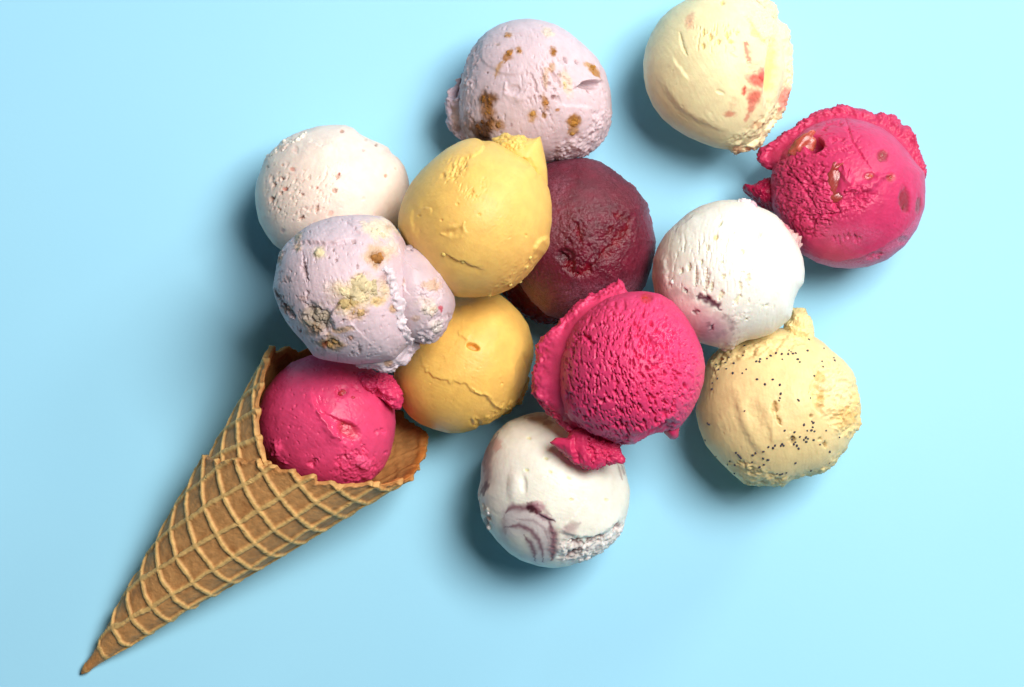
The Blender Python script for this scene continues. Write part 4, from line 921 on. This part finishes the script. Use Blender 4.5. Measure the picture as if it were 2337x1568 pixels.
for i, (x, y, rx, ry, ro, k, c) in enumerate([
        (890, 790, 200, 140, -10, .85, (216, 192, 150)), (1050, 870, 60, 40, 0, .7, (220, 186, 120)), (780, 900, 100, 50, 0, .8, (198, 164, 100)), (870, 980, 90, 50, -25, .6, (196, 156, 110)), (520, 430, 70, 60, 0, .6, (226, 206, 172)), (1030, 460, 120, 100, 0, .7, (208, 172, 122)), (1030, 470, 62, 46, 0, .8, (156, 106, 62)),
        (1070, 220, 150, 90, 10, .7, (236, 220, 186)), (1160, 400, 80, 70, 0, .5, (232, 206, 176)), (500, 1030, 140, 110, 30, .8, (186, 168, 148)), (480, 1130, 70, 60, 0, .7, (150, 116, 78)), (640, 1240, 110, 60, 5, .8, (182, 142, 84)), (740, 1115, 90, 30, -10, .7, (182, 146, 98)), (580, 1250, 34, 30, 0, .9, (132, 62, 26)), (805, 1190, 24, 24, 0, .7, (176, 120, 90)),
        (1185, 930, 34, 40, 0, .75, (186, 144, 84)), (1130, 650, 50, 60, 0, .6, (188, 150, 140)), (340, 300, 30, 50, 20, .6, (178, 150, 92)), (340, 385, 34, 40, 0, .6, (190, 160, 110)), (240, 670, 40, 30, 0, .4, (150, 120, 110)), (240, 930, 40, 40, 0, .5, (160, 130, 100)), (180, 480, 20, 70, 10, .6, (150, 120, 70)), (390, 840, 40, 30, 0, .4, (196, 150, 130)), (1140, 210, 30, 30, 0, .5, (190, 150, 120)), (620, 740, 70, 60, 0, .35, (222, 202, 176))]):
    mk = b.blob(x, y, rx, ry, ro, edge=.45, rough=.9, seed=i); b.paint(mk, c, k); b.rough(mk, 9, 5, i)
b.pits(b.top, 75, 5, 14, .3, 3, 3)
b.disp(-8 * b.blob(520, 1020, 120, 90, 35, rough=.8)); b.rough(b.blob(510, 1030, 130, 100, 30), 10, 8, 9)
b.disp(-5 * b.blob(640, 1245, 60, 36, 0)); b.rough(b.area([(140, 780), (260, 900), (340, 1040), (260, 1040), (170, 900)], 6), 9, 5, 12)
b.cracks(.8 * b.top * sstep(0, .4, fbm(b.P / 70.0, 2, 77)), 42, 3.2, .05, 6, .8)
b.disp(0.8 * fbm(b.P / 8.0, 3, 5))
b.scrape(75, 1.00)
b.build('scoop_body', M_LILAC, rt, base)
crumbs(b, 900, 770, 150, 85, 26, 7, 17, (228, 208, 166), seed=1)
crumbs(b, 790, 880, 70, 40, 8, 6, 12, (214, 186, 130), seed=40)
crumbs(b, 505, 1030, 95, 80, 18, 6, 12, (192, 174, 154), seed=60)
crumbs(b, 640, 1245, 50, 26, 5, 5, 9, (190, 150, 100), seed=90)
crumbs(b, 880, 980, 60, 30, 5, 5, 8, (206, 168, 120), seed=100)
crumbs(b, 1040, 460, 50, 40, 6, 6, 11, (176, 120, 64), seed=110)
crumbs(b, 1070, 230, 90, 50, 8, 5, 10, (236, 222, 190), seed=120)
piece(b, 'biscuit_piece', M_CRUMB, 525, 432, 13, (224, 206, 168), rt, base, sink=.5, seed=3, edgy=.4, rough=.35, var=.25, n=10)
# right-hand fold
fb = Ball('H', [(1180, 420), (1250, 340), (1310, 368), (1350, 350), (1430, 376), (1510, 430), (1570, 520), (1640, 620), (1692, 740), (1732, 830), (1742, 900), (1722, 980), (1682, 1050), (1662, 1120), (1600, 1192), (1550, 1240), (1500, 1245), (1460, 1252), (1400, 1230), (1320, 1222), (1220, 1140), (1150, 900), (1140, 600)], ZH - 10, 104, (222, 200, 206), c=(1400, 790), n=64, sig=.6, seed=112, lump=.02)
fb.rough(fb.area([(1400, 720), (1600, 640), (1660, 800), (1560, 960), (1420, 960), (1380, 860)], 14), 11, 6, 1)
fb.rough(fb.area([(1440, 1060), (1560, 960), (1700, 1000), (1600, 1200), (1460, 1250), (1400, 1160)], 8), 13, 8, 2)
for i, (x, y, rx, ry, c, k) in enumerate([(1540, 720, 80, 50, (214, 176, 140), .7), (1500, 900, 90, 70, (228, 208, 190), .6), (1610, 930, 22, 30, (204, 60, 84), .85), (1390, 1020, 40, 26, (196, 156, 120), .5), (1560, 1080, 50, 50, (220, 208, 196), .6), (1250, 780, 30, 60, (206, 170, 140), .5), (1540, 950, 40, 40, (226, 196, 160), .6), (1260, 700, 30, 40, (200, 168, 140), .5)]):
    mk = fb.blob(x, y, rx, ry, 0, rough=.9, seed=i); fb.paint(mk, c, k); fb.rough(mk, 7, 4, i)
k = fb.line([(1340, 380), (1350, 410)], 7, .3); fb.disp(-9 * k)
fb.step([(1260, 480), (1320, 540), (1380, 580), (1440, 598)], 3.5, 3, w=20, wob=2, seed=3); fb.step([(1250, 620), (1290, 760), (1340, 820)], 2.5, 2, w=20, seed=4)
fb.disp(0.8 * fbm(fb.P / 8.0, 3, 5))
fb.build('side_fold', M_LILAC, rt, base)
crumbs(fb, 1580, 1090, 60, 60, 9, 6, 13, (226, 212, 206), seed=140)
crumbs(fb, 1490, 1200, 60, 34, 8, 5, 10, (216, 200, 206), seed=160)
crumbs(fb, 1520, 930, 70, 40, 7, 5, 9, (226, 208, 194), seed=180)
# raised seam between ball and fold
sm = Lip('H', [(1130, 560), (1200, 585), (1228, 690), (1245, 790), (1300, 875), (1292, 980), (1308, 1080), (1345, 1160), (1365, 1260)], [(1080, 610), (1125, 650), (1150, 730), (1170, 810), (1195, 890), (1200, 990), (1215, 1080), (1235, 1170), (1250, 1250)], ZH + 70, ZH + 70, 13, (228, 212, 218), seed=25, k=36, taper=.15)
pk = [b.surf(x, y)[0][2] for (x, y) in [(1115, 590), (1165, 615), (1195, 700), (1215, 795), (1250, 880), (1255, 980), (1265, 1080), (1295, 1160), (1315, 1250)]]
zz = np.interp(sm.t, np.linspace(0, 1, 9), pk)
sm.P[:, 2] += zz - (ZH + 70) + 4
sm.rough(np.ones(sm.nv), 13, 10, 1); sm.rough(np.ones(sm.nv), 6, 4, 5)
sm.build('raised_seam', M_LILAC, rt, base)
lp = Lip('H', [(820, 1430), (880, 1452), (1000, 1472), (1100, 1492), (1200, 1472), (1290, 1440), (1335, 1370), (1390, 1310), (1422, 1245), (1400, 1215), (1350, 1240)], [(860, 1380), (910, 1390), (980, 1400), (1050, 1395), (1110, 1385), (1170, 1360), (1220, 1320), (1260, 1280), (1290, 1240), (1300, 1200), (1310, 1170)], ZH - 28, ZH - 20, 26, (216, 198, 206), seed=26, taper=.1)
lp.crumble(.2, .6, 12, 8); lp.paint(lp.blob(1140, 1415, 40, 30, 0), (186, 140, 90), .7); lp.paint(lp.blob(1180, 1440, 30, 20, 0), (110, 76, 80), .6)
lp.build('torn_edge', M_LILAC, rt, base)

# ================================================================== 13 raspberry in the cone
ZM = 205
rt, base = scoop_root('M', (840, 780), 'raspberry sorbet scoop sitting in the mouth of the waffle cone', 45.0)
b = Ball('M', [(840, 165), (1000, 190), (1150, 250), (1290, 350), (1390, 500), (1442, 680), (1452, 820), (1440, 950), (1402, 1110), (1340, 1240), (1240, 1340), (1100, 1400), (900, 1440), (690, 1430), (480, 1350), (300, 1220), (200, 1060), (165, 880), (172, 700), (230, 520), (340, 370), (480, 250), (660, 180)], ZM, 150, (236, 74, 122), c=(838, 790), seed=121, lump=0.015)
b.step([(660, 455), (675, 540), (700, 640), (745, 710), (830, 830), (900, 930), (950, 985), (1030, 1010)], 7, 5, w=26, wlo=24, wob=4, seed=1, sharp=5)
b.ridge([(745, 715), (800, 790), (860, 870), (930, 970)], 11, 7, 2); b.gloss += .8 * b.line([(650, 500), (690, 640), (760, 730), (860, 860), (940, 970), (1060, 1010)], 22, .4, 3)
b.gloss += .5 * b.blob(720, 600, 110, 130, -20, rough=.8)
b.step([(740, 690), (830, 740), (930, 790), (1100, 850), (1110, 780)], 4, 5, w=24, wlo=16, seed=4, wob=3, flip=True)
b.disp(-8 * b.blob(1010, 880, 110, 66, 30, rough=.2)); k = b.blob(1010, 880, 120, 70, 30, rough=.3); b.paint(k, (206, 60, 70), .6); b.gloss += .4 * k
b.disp(-4 * b.blob(955, 520, 56, 50, 20)); b.disp(-5 * b.line([(905, 480), (910, 530), (950, 550)], 5, .4))
for i, (p, w, d) in enumerate([([(640, 1220), (690, 1180), (710, 1155)], 6, 8), ([(1270, 880), (1280, 920)], 4, 6), ([(1320, 870), (1345, 915)], 4, 6), ([(1150, 1010), (1160, 1080)], 4, 6), ([(1085, 1060), (1090, 1090)], 4, 5), ([(1360, 1080), (1366, 1100)], 4, 5), ([(560, 850), (566, 862)], 3, 3), ([(460, 840), (465, 850)], 3, 3), ([(1050, 420), (1060, 470), (1120, 520)], 5, 5), ([(930, 1240), (920, 1160), (1010, 1110)], 6, 5), ([(370, 1110), (340, 1010), (300, 1140)], 7, -5)]):
    b.disp(-d * b.line(p, w, .6, i))
b.rough(b.area([(900, 1140), (1060, 1100), (1230, 1130), (1330, 1180), (1260, 1360), (1000, 1380), (900, 1280)], 10), 11, 6, 3)
b.pits(b.area([(1040, 980), (1200, 1000), (1260, 1150), (900, 1260), (900, 1160)], 14), 80, 6, 12, .12, 4.5, 4)
b.disp(5 * b.blob(1150, 1190, 70, 55, 0, rough=.5)); b.frost += .3 * b.blob(1150, 1190, 70, 55, 0)
b.disp(4 * b.line([(420, 1200), (350, 1080), (370, 1000)], 12, .4, 8)); b.disp(-3 * b.blob(700, 1080, 140, 70, -20, edge=.8)); b.disp(4 * b.blob(560, 700, 170, 170, 0, edge=.95))
b.pits(b.top, 60, 5, 9, .33, 3, 7)
b.frost += .25 * np.clip(1 - b.D[:, 2] * 2.2, 0, 1) * b.top
b.disp(0.6 * fbm(b.P / 8.0, 3, 5))
b.scrape(40, 0.90)
b.build('scoop_body', M_SORBET, rt, base, floor=25)
for i, (x, y, s_, st, ro, c) in enumerate([(1020, 885, 20, (1.15, 1, .5), 30, (204, 70, 62)), (955, 520, 11, (1.1, .9, .6), 20, (196, 64, 76)), (1045, 580, 7, (1.2, .8, .6), 0, (214, 60, 84)), (960, 815, 8, (1.2, .8, .6), 40, (206, 70, 80))]):
    piece(b, 'fruit_piece', M_FRUIT, x, y, s_, c, rt, base, sink=.45, seed=i + 12, edgy=.8, stretch=st, rot=ro, gloss=.55, var=.3)
lb = Ball('M', [(1060, 400), (1075, 345), (1190, 335), (1350, 345), (1455, 420), (1512, 530), (1527, 600), (1505, 675), (1470, 680), (1430, 670), (1330, 600), (1230, 540), (1130, 520)], ZM + 62, 52, (228, 62, 112), c=(1300, 470), n=46, sig=.5, seed=122)
lb.rough(lb.top, 12, 8, 1); lb.disp(-8 * lb.line([(1220, 490), (1300, 540), (1400, 620)], 7, .7)); lb.disp(-6 * lb.line([(1160, 380), (1260, 400), (1380, 380)], 7, .8))
lb.build('torn_flap', M_SORBET, rt, base)

# ================================================================== 14 waffle cone
A_ = math.radians(13.6)                         # half angle; lies on one generator
tip = (185.0, 1538.0)
dxy = np.array([1.0, 1.0]); dxy /= np.linalg.norm(dxy)
ax = np.array([math.cos(A_) * dxy[0], math.cos(A_) * dxy[1], math.sin(A_)])
sd_ = np.array([dxy[1], -dxy[0], 0.0])
up = np.cross(sd_, ax)
apex_xy = world([tip], 12)[0]
apex = np.array([apex_xy[0], apex_xy[1], 12.0])
crt, cbase = empty('waffle_cone', 'golden brown rolled waffle cone lying diagonally with a raspberry scoop in its mouth', 'waffle cone', np.array([[480.0, 1240.0]]), 0.0)
PH = np.array([-135, -103, -83, -61.5, -45.6, -31, -14, 3, 14, 28, 51, 68, 88, 112, 125, 138, 157, 180, 205, 232, 248, 262, 277, 290, 301, 308, 324, 334, 346, 366], float)
TT = np.array([585, 592, 606, 632, 655, 700, 748, 776, 800, 822, 878, 905, 918, 935, 955, 960, 949, 945, 930, 909, 893, 892, 900, 893, 872, 840, 798, 778, 762, 735], float)
TH = 8.5
def l_rim(ph):
    return np.interp(ph, PH, TT)
def smooth_rim(ph):
    return sum(l_rim(ph + d) * w for d, w in ((-5, .2), (0, .6), (5, .2)))
SA = math.sin(A_); GAM = math.radians(18.0); PIT = 61.0; PIQ = 63.0
def rib_fields(Ls, ph):
    al = np.radians(ph) * SA
    wob = 4.5 * perlin(np.stack([Ls / 90, al * 9, 0 * Ls], 1), 3)
    x, y = Ls * np.cos(al), Ls * np.sin(al)
    p = x * math.cos(GAM) + y * math.sin(GAM) + wob; q = -x * math.sin(GAM) + y * math.cos(GAM) + 1.3 * wob
    q = q + 0.1 * (p - 688)
    dp = np.abs((p - 688.5 + PIT / 2) % PIT - PIT / 2); dq = np.abs((q + 182.5 + PIQ / 2) % PIQ - PIQ / 2)
    return dp, dq, x, y
def sheet(name, ph_list, outer_rows=430):
    ph = np.asarray(ph_list, float); nph = len(ph)
    Lr = smooth_rim(ph)
    al = np.radians(ph) * SA
    arc = al * Lr
    dp, dq, _, _ = rib_fields(Lr, ph)
    na = .75 + .9 * perlin(np.stack([arc / 60, 0 * arc + 5, 0 * arc], 1), 8); nb = .6 + .9 * perlin(np.stack([arc / 50, 0 * arc + 9, 0 * arc], 1), 9)
    ribend = np.maximum(na * np.exp(-(dp / 14.0) ** 2), nb * np.exp(-(dq / 13.0) ** 2))
    rag = (.25 + .75 * sstep(-60, -20, ph)) * (-4 + 10 * fbm(np.stack([arc / 34, 0 * arc, 0 * arc + 2], 1), 2, 5) + 6 * fbm(np.stack([arc / 11, 0 * arc, 0 * arc + 7], 1), 2, 6) + 20 * (ribend - .4))
    off = TH * 1.45 * (1 - (ph + 135) / 500.0) - 8.0          # spiral: outer wrap rides over the inner one
    tt = np.concatenate([np.linspace(0.0005, 0.9, int(outer_rows * .86)), np.linspace(0.9, 1, int(outer_rows * .14) + 1)[1:]])
    def pos(Ls, phg, rad):
        a = np.radians(phg)
        rr = Ls * SA
        return apex + (Ls * math.cos(A_))[:, None] * ax + (rr + rad)[:, None] * (np.cos(a)[:, None] * up + np.sin(a)[:, None] * sd_)
    def grid(tt, inner):
        T_, P_ = np.meshgrid(tt, ph, indexing='ij')
        R_ = np.tile(rag, (len(tt), 1)); L_ = np.tile(Lr, (len(tt), 1)); O_ = np.tile(off, (len(tt), 1))
        Ls = (T_ * L_ + R_ * sstep(.86, 1, T_)).ravel(); phg = P_.ravel(); rad = O_.ravel()
        edge = ((1 - T_) * L_).ravel()                   # distance from rim
        dp, dq, x, y = rib_fields(Ls, phg)
        nz = np.stack([x / 14, y / 14, np.zeros_like(x)], 1)
        n1 = fbm(nz, 3, 31); n2 = fbm(nz * 4, 2, 33)
        wA, wB = 6.0 + 2.4 * n1, 5.6 + 2.4 * n1
        hA = np.exp(-np.abs(dp / wA) ** 5); hB = np.exp(-np.abs(dq / wB) ** 5)
        rib = np.maximum(hA, .97 * hB)
        small = sstep(60, 150, Ls)
        if not inner:
            pit = sstep(.25, .5, fbm(nz * 2.6, 2, 37)) * np.maximum(hA, hB)
            h = (5.8 * np.maximum(hA, .93 * hB) + .8 * hA * hB) * (.35 + .65 * small) + 1.3 * n1 + .8 * n2 - 2.2 * pit + 3.5 * np.exp(-((edge - 8) / 10) ** 2) * (.6 + n1)
            rad = rad * (.25 + .75 * small) + h - TH * .0
            cell = 1 - rib
        else:
            rad = rad * (.25 + .75 * small) - TH * (.35 + .65 * small) + 1.4 * n1 + .7 * n2 - 2.5 * rib
            cell = 1 - rib
        # lip rounding toward the rim
        mid = O_.ravel() * (.25 + .75 * small) - TH * .42
        e = sstep(9, 0, edge)
        rad = rad * (1 - .75 * e) + mid * .75 * e
        col = lin((230, 188, 120)) * (1 - cell)[:, None] + lin((202, 148, 92)) * cell[:, None]
        if inner:
            col = np.tile(lin((196, 140, 82)), (len(cell), 1))
        mot = np.clip(n1 * 1.2 + .5, 0, 1)[:, None]
        col = col * (0.86 + .28 * mot)
        mb = fbm(np.stack([x / 60, y / 60, np.full_like(x, 3.0)], 1), 3, 41)
        br = sstep(.05, .45, mb)[:, None] * .5 * cell[:, None]
        col = col * (1 - br) + lin((176, 114, 62)) * br
        toast = (sstep(34, 0, edge + 26 * n1) * (.75 if not inner else .9))[:, None]
        side = sstep(40, 100, np.mod(phg + 360, 360)) * sstep(300, 200, np.mod(phg + 360, 360))
        toast = toast * (.4 + .6 * side)[:, None]
        col = col * (1 - toast) + lin((184, 108, 44)) * toast
        tipb = (sstep(110, 20, Ls) * .55)[:, None]
        col = col * (1 - tipb) + lin((172, 112, 60)) * tipb
        rad = rad * sstep(0, 34, Ls) + 5 * np.sqrt(np.clip(Ls / 14, 0, 1)) * sstep(60, 0, Ls)
        return pos(Ls, phg, rad), col
    Vo, Co = grid(tt, False)
    ti = np.linspace(1, 0.04, 90); ti = 1 - (1 - ti) ** 1.3
    Vi, Ci = grid(ti, True)
    # a row in between closes the rim with rounded thickness
    no, ni = len(tt), len(ti)
    V = np.concatenate([Vo, Vi]); C = np.concatenate([Co, Ci])
    g = np.concatenate([np.arange(no * nph).reshape(no, nph), no * nph + np.arange(ni * nph).reshape(ni, nph)])
    F = np.stack([g[:-1, :-1], g[:-1, 1:], g[1:, 1:], g[1:, :-1]], -1).reshape(-1, 4)
    # close the two cut ends (outer wrap edge and inner edge)
    ends = []
    for j, flip in ((0, False), (nph - 1, True)):
        co = g[:no, j]; ci = g[no:, j][::-1]
        ci_m = ci[np.clip(np.searchsorted(ti[::-1], tt), 0, ni - 1)]
        f = np.stack([co[:-1], co[1:], ci_m[1:], ci_m[:-1]], -1)
        ends.append(f[:, ::-1] if flip else f)
    F = np.concatenate([F] + ends)
    keep = np.array([len(set(f)) == 4 for f in F[-2 * (no - 1):]])
    F = np.concatenate([F[:-2 * (no - 1)], F[-2 * (no - 1):][keep]])
    V[:, 2] = np.maximum(V[:, 2], 0.6)
    return make_obj(name, V, F, M_WAFER, crt, cbase, dict(col=np.clip(C, 0, 1), gloss=np.zeros(len(V)), frost=np.zeros(len(V))))
ph1 = np.concatenate([np.linspace(-125, -104, 10, endpoint=False), np.linspace(-104, 104, 400, endpoint=False), np.linspace(104, 180, 90, endpoint=False), np.linspace(180, 232, 30)])
ph2 = np.concatenate([np.linspace(232, 262, 30, endpoint=False), np.linspace(262, 366, 200)])
sheet('outer_wrap', ph1, 400)
sheet('inner_wrap', ph2, 330)
